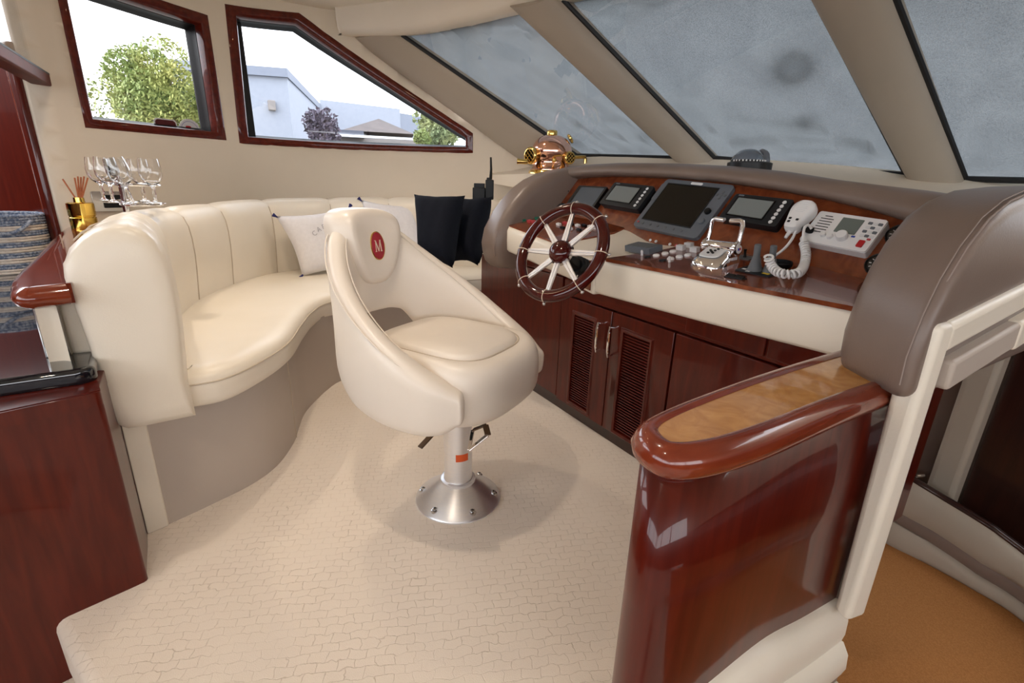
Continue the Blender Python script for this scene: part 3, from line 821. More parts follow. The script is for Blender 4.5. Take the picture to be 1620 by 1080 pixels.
MB().tube([PZ(101, 394, LZ-.006), PZ(95, 372, LZ-.006)], .004, 6).obj('joint_bead', M_rim, bl)

# ================================================================ SOFA
sofa = thing('curved_sofa', 'cream leather curved sofa with channelled back under the side windows', 'sofa', (-2.6, .4, 0))
inner = catmull([V((-1.66, -.130, 0)), V((-2.05, -.165, 0)), V((-2.45, -.185, 0)), V((-2.83, -.105, 0)), V((-3.19, .063, 0)), V((-3.47, .30, 0)), V((-3.56, .62, 0)), V((-3.54, 1.0, 0)), V((-3.40, 1.38, 0)), V((-3.20, 1.68, 0)), V((-2.98, 1.9, 0))], 16)
IL = [0]
for a, b in zip(inner, inner[1:]): IL.append(IL[-1]+(b-a).length)
def back_at(s):
    s = min(max(s, 0), IL[-1]-1e-6); i = 0
    while IL[i+1] < s: i += 1
    p = inner[i].lerp(inner[i+1], (s-IL[i])/(IL[i+1]-IL[i]))
    a = inner[max(i-3, 0)]; b = inner[min(i+4, len(inner)-1)]; t = (b-a).normalized()
    return p, V((-t.y, t.x, 0)) if False else V((t.y, -t.x, 0)) # inward = into the seat
prof = [(0.0, .39), (0.002, .50), (-.004, .58), (-.010, .66), (-.014, .74), (-.013, .82), (-.006, .88), (.010, .925), (.036, .955), (.070, .972), (.105, .970), (.140, .958), (.175, .935), (.200, .910), (.216, .875), (.220, .84), (.214, .76), (.206, .66), (.199, .52), (.194, .44), (.184, .408), (.165, .393), (.14, .39)]
def zscale(s): return interp(s, [0, .5, 1.0, 1.5, 2.0, 2.6, 3.4, 4.2], [1.0, .985, .965, .965, .995, 1.02, 1.05, 1.08])
seams = [0.0, .26, .52, .80, 1.18, 1.57, 1.97, 2.36, 2.75, 3.14, 3.53, IL[-1]-.01]
_, i0 = back_at(.01)
sgn = 1 if i0.y > 0 else -1
for k in range(len(seams)-1):
    s0, s1 = seams[k], seams[k+1]; rings = []
    for j in range(11):
        t = j/10; s = lerp(s0, s1, t)
        puff = .013*(max(0, 1-(2*t-1)**6)) if k or t > .5 else .013*(1 if t > .01 else .5)
        p, inn = back_at(s); inn = inn*sgn
        ring = []
        for i, (d, z) in enumerate(prof):
            zz = .39+(z-.39)*zscale(s) if z > .5 else z
            f = 1 if 1 <= i <= 13 else 0
            # outward direction of the profile for the cushion swelling
            if i <= 7: od, oz = -1, 0
            elif i <= 11: od, oz = 0, 1
            else: od, oz = 1, .3
            q = p-inn*(d+od*(puff-.013)*f); ring.append(V((q.x, q.y, zz+oz*(puff-.013)*f)))
        rings.append(ring)
    if k == 0: # rounded end cap
        p, inn = back_at(0); inn = inn*sgn; c = sum(rings[0], V())/len(rings[0]); out = V((1, 0, 0)); pre = []
        for sc_, of in ((.30, .036), (.60, .035), (.82, .032), (.92, .026), (.97, .017), (.992, .007)):
            pre.append([c+(q-c)*1.0*V((sc_, sc_, sc_)).x+out*of for q in rings[0]])
        rings = pre+rings
    MB().loft(rings).obj('back_channel', M_cream, sofa, angle=50)
# welts between the channels
for s in seams[1:-1]:
    p, inn = back_at(s); inn = inn*sgn; pa = []
    for d, z in prof[1:14]:
        zz = .39+(z-.39)*zscale(s) if z > .5 else z
        pa.append(V(((p-inn*(d+.011)).x, (p-inn*(d+.011)).y, zz-.011 if z > .95 else zz-.002)))
    MB().tube(pa, .0028, 6).obj('welt', M_stitch, sofa)
# seat cushion
sf = catmull([V((-1.712, -.150, 0)), V((-1.722, -.05, 0)), V((-1.82, .055, 0)), V((-2.02, .185, 0)), V((-2.29, .278, 0)), V((-2.50, .360, 0)), V((-2.66, .47, 0)), V((-2.82, .78, 0)), V((-2.93, 1.15, 0)), V((-2.95, 1.72, 0))], 8)
bk = [p-back_at(IL[i])[1]*sgn*.05 for i, p in reversed(list(enumerate(inner))) if p.y < 1.74]
loopp = sf+[V((-3.15, 1.74, 0))]+[p for p in bk[::4] if p.x < -1.76]+[V((-1.725, -.20, 0))]
NL = len(loopp)
def inset_loop(path, d):
    o = []
    for i, p in enumerate(path):
        t = (path[(i+1) % NL]-path[i-1]).normalized(); o.append(p+V((-t.y, t.x, 0))*d)
    return o
def area(path): return sum(path[i].x*path[(i+1) % NL].y-path[(i+1) % NL].x*path[i].y for i in range(NL))
sg = 1 if area(loopp) > 0 else -1
rings = []
for d, z in ((.012, .392), (.002, .402), (0, .42), (-.002, .445), (0, .468), (.008, .486), (.022, .499), (.045, .507), (.075, .511)):
    rings.append([V((p.x, p.y, z)) for p in inset_loop(loopp, d*sg)])
sm_ = MB().loft(rings, caps=False)
cs = cdt_sheet([(p.x, p.y) for p in rings[-1]], [], lambda x, y: V((x, y, .511)), .25)
sm_.add(cs.v, cs.f).obj('seat_cushion', M_cream, sofa, angle=50, weld=True)
wl_ = inset_loop(loopp, .0); MB().tube([V((p.x, p.y, .470)) for p in wl_[:len(sf)]], .0028, 6).obj('welt', M_stitch, sofa)
bp_ = catmull([V((-1.709, -.262, 0)), V((-1.756, -.150, 0)), V((-1.829, -.008, 0)), V((-1.924, .089, 0)), V((-2.08, .169, 0)), V((-2.20, .205, 0)), V((-2.378, .267, 0)), V((-2.60, .41, 0)), V((-2.72, .54, 0)), V((-2.87, .85, 0)), V((-2.97, 1.2, 0)), V((-2.98, 1.74, 0))], 8)
rings = [[V((p.x, p.y, 0)), V((p.x, p.y, .2)), V((p.x, p.y, .41)), V((p.x-.08, p.y, .41)), V((p.x-.08, p.y, 0))] for p in bp_]
MB().loft(rings).obj('sofa_base', M_base, sofa, angle=60)
pj = PZ(471, 690, 0)
MB().tube([V((pj.x+.006, pj.y-.006, .0)), V((pj.x+.006, pj.y-.006, .40))], .0022, 6).obj('base_seam', M_stitch, sofa)

# ================================================================ HELM CONSOLE
hc = thing('helm_console', 'helm console with padded taupe hood, burl dashboard and mahogany cabinets', 'console', (-1.4, 1.6, 0))
PN0 = V((-1.38, 1.6, .95)); PNv = V((.06, -1.2, 1.0)); PNn = PNv.normalized()
PNx = V((1, 0, -.06)).normalized(); PNy = PNn.cross(PNx).normalized()
def pan(u, v, off=0.0): return PP(u, v, PN0+PNn*off, PNv)
def pan_z(x, y): return .95+1.2*(y-1.6)-.06*(x+1.38)
def pan_y(x, z): return 1.6+(z-.95+.06*(x+1.38))/1.2
CY = 1.40
# --- lower cabinets
MB().box(((-2.70-.52)/2, CY+.30, .36), (2.18, .56, .70)).obj('carcass', M_mahog, hc)
MB().box(((-2.70-.52)/2, CY+.03, .035), (2.18, .03, .07)).obj('toe_kick', M_darkwood, hc)
MB().box(((-2.70-1.845)/2, CY+.012, .375), (.85, .022, .62)).obj('side_panel', M_mahog, hc, bevel=.003)
MB().box(((-2.70-1.845)/2, CY+.004, .715), (.85, .03, .045)).obj('rail', M_mahogx, hc, bevel=.004)
MB().box(((-1.84-.52)/2, CY+.012, .645), (1.30, .022, .075)).obj('rail', M_mahogx, hc, bevel=.003)
for x0, x1 in ((-1.10, -.80), (-.79, -.53)):
    MB().box(((x0+x1)/2, CY-.002, .655), (x1-x0, .014, .070)).obj('upper_panel', M_mahog, hc, bevel=.004)
def door(x0, x1, z0, z1, lx0, lx1, lz0, lz1, hx):
    y = CY; d = MB()
    outer = [(x0, z0), (x1, z0), (x1, z1), (x0, z1)]; inn = [(lx0, lz0), (lx1, lz0), (lx1, lz1), (lx0, lz1)]
    e = .018; mid = [(lx0-e, lz0-e), (lx1+e, lz0-e), (lx1+e, lz1+e), (lx0-e, lz1+e)]
    rings = [[V((x, y+.02, z)) for x, z in outer], [V((x, y-.006, z)) for x, z in outer], [V((x, y-.006, z)) for x, z in mid], [V((x, y-.013, z)) for x, z in [(lx0-e*.6, lz0-e*.6), (lx1+e*.6, lz0-e*.6), (lx1+e*.6, lz1+e*.6), (lx0-e*.6, lz1+e*.6)]], [V((x, y-.010, z)) for x, z in inn], [V((x, y+.02, z)) for x, z in inn]]
    d.loft(rings, caps=False, loop=True)
    o = d.obj('door', M_mahog, hc, bevel=.002, seg=2)
    MB().box(((lx0+lx1)/2, y+.016, (lz0+lz1)/2), (lx1-lx0, .006, lz1-lz0)).obj('back_board', M_darkwood, o)
    n = 36; h = (lz1-lz0)/n
    sl = MB().box((0, 0, 0), (lx1-lx0+.004, .004, h*1.15), Matrix.Rotation(R(48), 3, 'X'))
    first = None
    for k in range(n):
        if first is None: ob = sl.obj('slat', M_louvre, o, local=True, smooth=False); first = ob
        else:
            ob = first.copy(); COL.objects.link(ob); ob.parent = o
        ob.location = ((lx0+lx1)/2, y+.003, lz0+h*(k+.5))
    z0h, z1h = .403, .548
    hd = MB().tube([V((hx, y-.004, z0h+.012)), V((hx, y-.030, z0h+.008)), V((hx, y-.034, z0h+.03)), V((hx, y-.034, z1h-.03)), V((hx, y-.030, z1h-.008)), V((hx, y-.004, z1h-.012))], .0055, 8).obj('handle', M_chrome, o)
    hd['label'] = 'chrome bar handle'
    return o
door(-1.835, -1.480, .062, .602, -1.728, -1.588, .090, .530, -1.535)
door(-1.474, -1.145, .062, .602, -1.400, -1.252, .082, .533, -1.478+.02)
MB().box(((-1.138-.54)/2, CY+.006, .332), (.598, .022, .54)).obj('door', M_mahog, hc, bevel=.004)
# --- cream fascia and dash top
FX = [-2.27, -2.05, -1.85, -1.62, -1.45, -1.2, -.9, -.46]
FZT = [.903, .880, .857, .828, .838, .841, .843, .848]; FZB = [.772, .752, .733, .712, .695, .700, .707, .722]
FYY = [1.285, 1.285, 1.285, 1.285, 1.262, 1.262, 1.262, 1.262]
BZ = [.955, .95, .945, .925, .886, .890, .890, .852]
def topz(x): return interp(x, FX, FZT)
def fy(x): return interp(x, FX, FYY)
def by(x): return pan_y(x, interp(x, FX, BZ))
def dash_pt(x, t, off=0):
    y = lerp(fy(x), by(x), t); return V((x, y, lerp(topz(x), interp(x, FX, BZ), t)+off))
def fascia(x0, x1, name):
    rings = []; N = 8
    for i in range(N+1):
        x = lerp(x0, x1, i/N); zt = topz(x); zb = interp(x, FX, FZB); y = fy(x)
        rings.append([V((x, y+.22, zt-.02)), V((x, y+.016, zt-.001)), V((x, y+.004, zt-.006)), V((x, y-.003, zt-.02)), V((x, y-.004, (zt+zb)/2)), V((x, y-.001, zb+.014)), V((x, y+.010, zb+.003)), V((x, y+.22, zb))])
    return MB().loft(rings).obj(name, M_cream, hc, angle=50)
fascia(-2.27, -1.60, 'left_fascia'); fascia(-1.447, -.44, 'right_fascia')
# framed burl plate carrying the wheel column
MB().hexa([V((-1.60, 1.275, .700)), V((-1.452, 1.255, .690)), V((-1.452, 1.40, .690)), V((-1.60, 1.40, .700)), V((-1.60, 1.275, .822)), V((-1.452, 1.255, .838)), V((-1.452, 1.40, .838)), V((-1.60, 1.40, .822))]).obj('wheel_plate_frame', M_cream, hc, bevel=.012)
MB().hexa([V((-1.598, 1.270, .712)), V((-1.472, 1.252, .705)), V((-1.472, 1.30, .705)), V((-1.598, 1.30, .712)), V((-1.598, 1.270, .815)), V((-1.472, 1.252, .826)), V((-1.472, 1.30, .826)), V((-1.598, 1.30, .815))]).obj('wheel_plate', M_burl, hc, bevel=.003)
def dash_sheet(x0, x1, t0, t1, off, th, n=16, xr=None):
    rings = []
    for i in range(n+1):
        x = lerp(x0, x1, i/n); a = [dash_pt(x, lerp(t0, t1, j/6), off) for j in range(7)]
        rings.append(a+[p-V((0, 0, th)) for p in reversed(a)])
    return MB().loft(rings)
dash_sheet(-2.27, -.44, .02, 1.0, -.001, .03, 30).obj('dash_base', M_cream, hc, angle=50)
# burl boards on the dash top
def board(name, poly):
    # poly of (x,t); grid clipped by x-dependent t limits
    rings = []
    for x, t0, t1 in poly:
        a = [dash_pt(x, lerp(t0, t1, j/6), .006) for j in range(7)]
        rings.append(a+[p-V((0, 0, .012)) for p in reversed(a)])
    return MB().loft(rings).obj(name, M_burl, hc, angle=40)
board('left_dash_board', [(-2.26, .03, 1), (-2.0, .03, 1), (-1.80, .05, 1), (-1.72, .35, 1), (-1.64, .80, 1)])
board('right_dash_board', [(-1.400, -.01, .03), (-1.39, -.01, .10), (-1.32, -.01, .55), (-1.30, -.01, 1), (-1.2, -.01, 1), (-1.0, -.01, 1), (-.8, -.01, 1), (-.6, -.01, 1), (-.45, -.01, 1)])
# --- burl instrument panel
lo = [(-2.27, .93), (-1.95, .93), (-1.62, .91), (-1.45, .87), (-1.2, .872), (-.9, .872), (-.44, .835)]
hi = [(-.44, 1.06), (-.66, 1.075), (-.92, 1.115), (-1.25, 1.155), (-1.62, 1.185), (-1.95, 1.185), (-2.27, 1.165)]
pp_ = [V((x, pan_y(x, z), z)) for x, z in lo+hi]
MB().loft([[p-PNn*.02 for p in pp_], pp_]).obj('instrument_panel', M_burl, hc)
# --- padded hood along the top of the panel
rings = []
for u, vl, vt in ((868, 289, 268), (885, 283, 262), (920, 278, 259), (960, 276, 257), (1050, 279, 258), (1130, 285, 262), (1220, 298, 271), (1300, 313, 284), (1370, 330, 293), (1430, 348, 300), (1470, 362, 306)):
    pt = pan(u, vl); b = PY(u, vl, pt.y-.055)
    tp = V((b.x, pt.y+.03, 0)); zt = HZ(u, vt, tp.xy)
    h = zt-b.z; x = b.x
    rings.append([V((x, pt.y+.10, b.z-.03)), V((x, b.y+.03, b.z-.004)), V((x, b.y+.010, b.z)), V((x, b.y-.004, b.z+h*.18)), V((x, b.y-.004, b.z+h*.42)), V((x, b.y+.014, b.z+h*.72)), V((x, b.y+.045, b.z+h*.92)), V((x, b.y+.085, zt)), V((x, b.y+.16, zt-.004)), V((x, b.y+.36, zt-.035)), V((x, b.y+.36, b.z-.12))])
hood_back = [r[9].copy() for r in rings]
MB().loft(rings).obj('hood', M_taupe, hc, angle=60, sub=0)
# --- padded wings
def wing(name, prof_, x0, x1, shear, r, seam_x, steps=6):
    cy_ = sum(p[0] for p in prof_)/len(prof_); pts = [V((p[0], p[1], 0)) for p in prof_]
    n = len(pts); sgn_ = 1 if sum(pts[i].x*pts[(i+1) % n].y-pts[(i+1) % n].x*pts[i].y for i in range(n)) > 0 else -1
    def ins(d):
        o = []
        for i in range(n):
            e1 = (pts[i]-pts[i-1]).normalized(); e2 = (pts[(i+1) % n]-pts[i]).normalized()
            n1 = V((-e1.y, e1.x, 0))*sgn_; n2 = V((-e2.y, e2.x, 0))*sgn_; b = n1+n2; b = b/max(.4, b.length_squared)*2
            o.append(pts[i]+b*d)
        return o
    rings = []
    prof2 = [(r, x0)]+[(r*(1-math.sin(a)), x0+r*(1-math.cos(a))) for a in [R(15*k) for k in range(1, 7)]]
    prof2 += [(r*(1-math.cos(a)), x1-r*(1-math.sin(a))) for a in [R(15*k) for k in range(0, 7)]]
    for d, x in prof2:
        rings.append([V((x, p.x+shear*(x-x0)*(1 if p.x < 1.6 else 0), p.y)) for p in ins(d)])
    o = MB().loft(rings).obj(name, M_taupe, hc, angle=60)
    return o
LW = [(1.222, .755), (1.216, .80), (1.232, .875), (1.285, .968), (1.335, 1.025), (1.395, 1.083), (1.465, 1.128), (1.545, 1.162), (1.64, 1.185), (1.73, 1.198), (1.92, 1.215), (1.98, 1.19), (1.98, .66), (1.45, .66), (1.27, .675), (1.238, .705)]
wing('left_wing', LW, -2.385, -2.185, 0, .055, None)
MB().tube([V((-2.212, p[0]+.006, p[1]-.010)) for p in LW[:11]], .0020, 6).obj('wing_seam', M_tstitch, hc)
RW = [(1.115, .775), (1.108, .83), (1.125, .905), (1.152, .965), (1.195, 1.020), (1.255, 1.068), (1.33, 1.098), (1.43, 1.118), (1.60, 1.130), (1.90, 1.14), (1.96, 1.10), (1.96, .735), (1.35, .735), (1.17, .738), (1.128, .750)]
wing('right_wing', RW, -.485, -.312, -.60, .030, None)
sx = -.322
MB().tube([V((sx, p[0]-.6*(sx+.485)+.012, p[1])) for p in RW[:10]], .0022, 6).obj('wing_seam', M_tstitch, hc)
MB().tube([V((sx-.008, p[0]-.6*(sx-.008+.485)+.002, p[1]+.002)) for p in RW[:10]], .0014, 6).obj('wing_seam', M_tstitch, hc)
# --- cream dash shelf between hood and windscreen
B = [PY(700, 262, 1.9), PY(868, 255, 2.12), PY(912, 251, 2.13), PY(1070, 256, 2.42), PY(1130, 257, 2.52), PY(1290, 268, 2.75), PY(1435, 282, 2.97), PY(1527, 289, 3.07), PY(1680, 296, 3.2)]
A = [V((-2.95, 1.75, 1.165)), V((-2.6, 1.8, 1.17))]+[hood_back[i]+V((0, -.02, -.015)) for i in (1, 3, 4, 6, 7)]+[hood_back[10]+V((.02, -.02, -.03)), V((.1, 2.1, 1.02))]
ds = MB(); NA = len(A)
Bc = catmull(B, 4); Ac = catmull(A, 4)
rings = []
for a, b in zip(Ac, Bc):
    low = V((a.x, a.y, min(a.z, b.z)))
    rings.append([low, low.lerp(b, .5)+V((0, 0, -.02)), b, b+V((.01, .06, .03)), b+V((0, .06, -.08)), low+V((0, 0, -.08))])
MB().loft(rings).obj('dash_shelf', M_vinyl, hc, angle=50)
DASHZ = 1.17

# ================================================================ STEERING WHEEL
al, be = R(30), R(15)
wn_ = V((math.sin(be)*math.cos(al), -math.cos(be)*math.cos(al), math.sin(al)))
wc = PD(886, 398, 1.80)
wa = wn_.cross(V((0, 0, 1))).normalized(); wb = wn_.cross(wa).normalized()
if wb.z < 0: wb = -wb
wx = wb.cross(wn_).normalized()
WM = frame(wc, wx, wb, wn_)
sw = thing('steering_wheel', 'glossy mahogany ship style steering wheel with eight aluminium spokes', 'steering wheel', mtx=WM)
RJ, RN = .1775, .0235
rings = [[V((math.cos(t)*(RJ+RN*math.cos(a)), math.sin(t)*(RJ+RN*math.cos(a)), RN*.85*math.sin(a))) for a in [2*PI*k/16 for k in range(16)]] for t in [2*PI*k/64 for k in range(64)]]
MB().loft(rings, loop=True).obj('rim', M_wheel, sw, local=True, angle=80)
MB().lathe([(.0005, .030), (.018, .029), (.034, .022), (.043, .010), (.046, 0), (.046, -.012), (.0005, -.014)], 32).obj('hub_cap', M_wheel, sw, local=True, angle=60)
MB().lathe([(.049, -.002), (.050, -.006), (.050, -.016), (.0005, -.018)], 32, caps=False).obj('hub_ring', M_steel, sw, local=True)
q = WM.inverted() @ PP(904, 343, wc, wn_); ph = math.atan2(q.y, q.x)
for k in range(8):
    a = ph+k*PI/4; rm = Matrix.Rotation(a, 3, 'Z')
    s = MB()
    for sy in (-1, 1):
        s.hexa([rm @ V(p) for p in [(.040, sy*.0012, -.010), (RJ-.012, sy*.0012, -.006), (RJ-.012, sy*.0075, -.006), (.040, sy*.012, -.010), (.040, sy*.0012, -.001), (RJ-.012, sy*.0012, .003), (RJ-.012, sy*.0075, .003), (.040, sy*.012, -.001)]])
    s.hexa([rm @ V(p) for p in [(.040, -.010, -.012), (RJ-.012, -.0065, -.008), (RJ-.012, .0065, -.008), (.040, .010, -.012), (.040, -.010, -.004), (RJ-.012, -.0065, -.0), (RJ-.012, .0065, 0), (.040, .010, -.004)]])
    s.obj('spoke', M_satin, sw, local=True, bevel=.0008, seg=2)
    c = rm @ V((RJ, 0, 0)); er = rm @ V((1, 0, 0))
    MB().tube([c+(er*math.cos(t)+V((0, 0, .86))*math.sin(t))*(RN+.0012) for t in [2*PI*j/20 for j in range(20)]], .0016, 6, loop=True).obj('cord', M_cord, sw, local=True)
    MB().sphere(rm @ V((RJ+RN+.005, 0, -.006)), .0068, 12, 8).obj('bead', M_pearl, sw, local=True)
bc = WM.inverted() @ V((-1.52, 1.27, .765))
col_ = MB().tube([V((0, 0, -.012)), bc*.45, bc], [.022, .026, .034], 16); col_.obj('column', M_black, sw, local=True)
rings = []
for k in range(9):
    t = k/8; p = (bc*.55).lerp(bc, t); r = lerp(.036, .052, t)*(1.06 if k % 2 else .96)
    rings.append((p, r))
MB().tube([p for p, r in rings], [r for p, r in rings], 20).obj('column_boot', M_black, sw, local=True)
lv = V((-.012, -.135, -.13)); MB().tube([bc*.7, bc*.7+V((.02, -.05, .02)), bc*.75+V((.03, -.11, .03))], [.006, .006, .009], 8).obj('tilt_lever', M_chrome, sw, local=True)

# ================================================================ INSTRUMENTS ON THE PANEL
def device(name, label, cat, quad, t, group=None):
    P = [pan(u, v, t) for u, v in quad] # TL TR BL BR on the face plane
    c = sum(P, V())/4; ex = ((P[1]-P[0])+(P[3]-P[2])); ex = (ex-PNn*ex.dot(PNn)).normalized(); ey = PNn.cross(ex).normalized()
    w = ((P[1]-P[0]).length+(P[3]-P[2]).length)/2; h = ((P[0]-P[2]).length+(P[1]-P[3]).length)/2
    o = thing(name, label, cat, mtx=frame(c-PNn*t, ex, ey, PNn), group=group)
    return o, w, h
def plate(name, w, h, r, z0, z1, m_, parent, cx=0, cy=0, bevel=.0, taper=0, **k):
    p0 = rrect(w, h, r); sc = (w-2*taper)/w, (h-2*taper)/h
    return MB().loft([[V((x+cx, y+cy, z0)) for x, y in p0], [V((x*sc[0]+cx, y*sc[1]+cy, z1)) for x, y in p0]]).obj(name, m_, parent, local=True, bevel=bevel, seg=2, **k)
def knob(name, r, z0, z1, m_, parent, cx, cy, n=20, dome=.6):
    return MB().lathe([(r, z0), (r, z1-(z1-z0)*.25), (r*.9, z1-(z1-z0)*.06), (r*dome, z1), (.0004, z1)], n, o=(cx, cy, 0)).obj(name, m_, parent, local=True)
# chart plotter
o, w, h = device('chart_plotter', 'large grey chart plotter with black screen in the middle of the dashboard', 'display', [(1053, 283), (1162, 292), (1002, 356), (1103, 379)], .018)
plate('bezel', w, h, .018, 0, .018, M_grey, o, bevel=.003)
swd, shg = w*.74, h*.735; scx, scy = -w*.045, h*.035
plate('screen', swd, shg, .003, .0185, .0195, M_screen, o, scx, scy)
for dx, dy, ww, hh in ((0, shg/2+.002, swd+.008, .004), (0, -shg/2-.002, swd+.008, .004), (-swd/2-.002, 0, .004, shg+.008), (swd/2+.002, 0, .004, shg+.008)):
    plate('screen_trim', ww, hh, .001, .018, .0205, M_dark, o, scx+dx, scy+dy)
plate('name_plate', w*.17, .011, .005, .018, .0198, M_white, o, -.002, h*.455)
plate('card_door', .030, h*.36, .010, .018, .0205, M_grey, o, -w*.462, h*.22, bevel=.001)
for k in range(6): knob('soft_key', .0055, .018, .021, M_midgrey, o, -w*.36+k*w*.122, -h*.415)
plate('power_key', .010, .008, .003, .018, .0205, M_pinkred, o, -w*.448, -h*.405)
for dx, dy in ((0, .042), (.0, .014), (-.018, .028), (.018, .028), (0, .028)): knob('pad_key', .0055, .018, .021, M_midgrey, o, w*.415+dx, h*.19+dy)
knob('joypad', .013, .018, .030, M_black, o, w*.405, -h*.02)
knob('dial', .014, .018, .027, M_grey, o, w*.41, -h*.20)
# right autopilot style display
def small_display(label, quad, t, screenm, btn=6, col=M_dark, name='marine_display'):
    o, w, h = device(name, label, 'display', quad, t, group='black displays on the dashboard')
    plate('housing', w*.98, h*.96, .008, 0, t*.55, M_black, o)
    plate('bezel', w, h, .010, t*.55, t, col, o, bevel=.002)
    plate('screen', w*.62, h*.66, .003, t, t+.0012, screenm, o, -w*.09, h*.02)
    for dx, dy, ww, hh in ((0, h*.345, w*.65, .004), (0, -h*.345, w*.65, .004), (-w*.322, 0, .004, h*.70), (w*.322, 0, .004, h*.70)):
        plate('screen_trim', ww, hh, .001, t, t+.003, M_black, o, -w*.09+dx, h*.02+dy)
    for k in range(btn): knob('key', .0068, t, t+.003, M_offwhite, o, w*.385, h*.36-k*h*.72/(btn-1))
    plate('badge', w*.10, .006, .002, t, t+.001, M_grey, o, -w*.38, h*.44)
    return o
small_display('black display with grey screen and six white keys right of the chart plotter', [(1163, 307), (1253, 314), (1138, 343), (1230, 361)], .035, M_lcd)
small_display('black display with pale screen and keys left of the chart plotter', [(969, 288), (1034, 294), (951, 321), (1010, 332)], .035, M_lcd)
o, w, h = device('marine_display', 'leftmost black display with blue-grey screen behind the steering wheel', 'display', [(912, 293), (957, 296), (897, 326), (941, 330)], .028, group='black displays on the dashboard')
plate('housing', w, h, .008, 0, .028, M_black, o, bevel=.002)
plate('screen', w*.80, h*.84, .003, .028, .0292, M_screenb, o, w*.04, 0)
for k in range(5): knob('key', .004, .028, .030, M_dark, o, -w*.43, h*.3-k*h*.15, 12)
# gauges
def gauge(u, v, r, label, needle):
    c = pan(u, v, .01); o = thing('gauge', label, 'gauge', mtx=frame(c-PNn*.01, PNx, PNy, PNn), group='round gauges on the dashboard')
    MB().lathe([(r, 0), (r, .008), (r*.93, .012), (r*.84, .010), (r*.80, .006)], 32, caps=False).obj('bezel', M_black, o, local=True)
    MB().lathe([(r*.82, .004), (r*.82, .006), (.0005, .006)], 32).obj('dial_face', M_dark, o, local=True)
    for k in range(9):
        a = R(215-k*31); rm = Matrix.Rotation(a, 3, 'Z')
        MB().box(rm @ V((r*.64, 0, .0065)), (r*.16, .0022, .0006), rm).obj('tick', M_white, o, local=True, smooth=False)
    rm = Matrix.Rotation(needle, 3, 'Z'); MB().box(rm @ V((r*.28, 0, .0075)), (r*.6, .0018, .0008), rm).obj('needle', M_red, o, local=True, smooth=False)
    plate('readout', r*.6, r*.32, .002, .006, .0068, M_lcd, o, 0, -r*.36)
    MB().lathe([(r*.82, .0095), (.0005, .0105)], 32, caps=False).obj('lens', M_glass, o, local=True)
gauge(893, 301, .031, 'small round gauge beside the left display', R(120))
gauge(870, 327, .031, 'small round gauge low by the left hood wing', R(60))
gauge(886, 328, .031, 'small round gauge touching the leftmost display', R(100))
gauge(1424, 370, .036, 'round black gauge above its twin beside the right hood wing', R(30))
gauge(1391, 416, .036, 'lower round black gauge half hidden by the right hood wing', R(30))
# indicator lamps
for u, v, mm in ((1029, 380, M_offwhite), (1038, 382, M_offwhite), (1060, 386.5, M_offwhite), (1070, 388.5, M_pinkred)):
    c = pan(u, v); MB().lathe([(.006, 0), (.006, .003), (.003, .006), (.0004, .006)], 14, m=Matrix((PNx, PNy, PNn)).transposed(), o=c).obj('indicator_lamp', mm, hc)
# ---------------------------------------------------------------- VHF radio
o, w, h = device('vhf_radio', 'white fixed marine radio with grey screen and red button', 'radio', [(1291, 333), (1401, 347), (1270, 379), (1374, 401)], .030)
plate('case', w, h, .008, 0, .026, M_white, o)
plate('face', w*.99, h*.985, .008, .026, .030, M_white, o, bevel=.002)
plate('screen', w*.31, h*.46, .002, .030, .0312, M_lcdgreen, o, w*.055, h*.16)
for k in range(7): plate('speaker_slot', w*.20*(1 if 0 < k < 6 else .6), .0028, .001, .030, .0304, M_dark, o, -w*.31, h*.36-k*h*.085)
for r_ in range(4):
    for c_ in range(3): plate('key', .0115, .0085, .002, .030, .0318, M_offwhite if (r_+c_) % 2 else M_grey, o, w*.305+c_*w*.068, h*.33-r_*h*.125)
knob('dial', .0165, .030, .047, M_white, o, w*.075, -h*.19, 28, .85)
knob('small_dial', .0085, .030, .041, M_white, o, -w*.20, -h*.23); knob('small_dial', .0085, .030, .041, M_white, o, -w*.09, -h*.25)
plate('blue_mark', w*.055, .006, .001, .030, .0305, M_blue, o, w*.21, -h*.12)
plate('distress_key', w*.085, h*.20, .003, .030, .034, M_red, o, w*.37, -h*.29, bevel=.001)
plate('red_key', .010, .006, .002, .030, .032, M_pinkred, o, w*.43, -h*.13)
cap = MB().lathe([(.011, 0), (.010, .012), (.007, .030), (.0004, .032)], 16, m=Matrix.Rotation(R(-35), 3, 'Y') @ Matrix.Rotation(R(25), 3, 'X'), o=(-w*.405, -h*.16, .030)); cap.obj('antenna_cap', M_black, o, local=True)
# microphone on its hook
mc = pan(1265, 343, .05)
mic = thing('radio_microphone', 'white handheld microphone hanging left of the white radio', 'microphone', mtx=frame(mc, PNx, PNy, PNn))
outl = [(.0, .058), (.020, .055), (.034, .040), (.037, .020), (.032, -.005), (.026, -.030), (.021, -.050), (.012, -.056), (-.012, -.056), (-.021, -.050), (-.026, -.030), (-.032, -.005), (-.037, .020), (-.034, .040), (-.020, .055)]
oc = catmull([V((x, y, 0)) for x, y in outl], 4, loop=True)
MB().loft([[V((p.x*.94, p.y*.95, -.018)) for p in oc], [V((p.x, p.y, -.010)) for p in oc], [V((p.x, p.y, .006)) for p in oc], [V((p.x*.92, p.y*.94, .016)) for p in oc], [V((p.x*.6, p.y*.65, .019)) for p in oc]]).obj('mic_body', M_white, mic, local=True, angle=60)
for k in range(6): plate('grille_slot', .036-abs(k-2.5)*.004, .0018, .0008, .0185, .0195, M_offwhite, mic, 0, .042-k*.007)
for dx, dy in ((-.013, -.022), (-.011, -.034), (.011, -.024)): plate('mic_key', .009, .008, .002, .016, .0195, M_dark, mic, dx, dy)
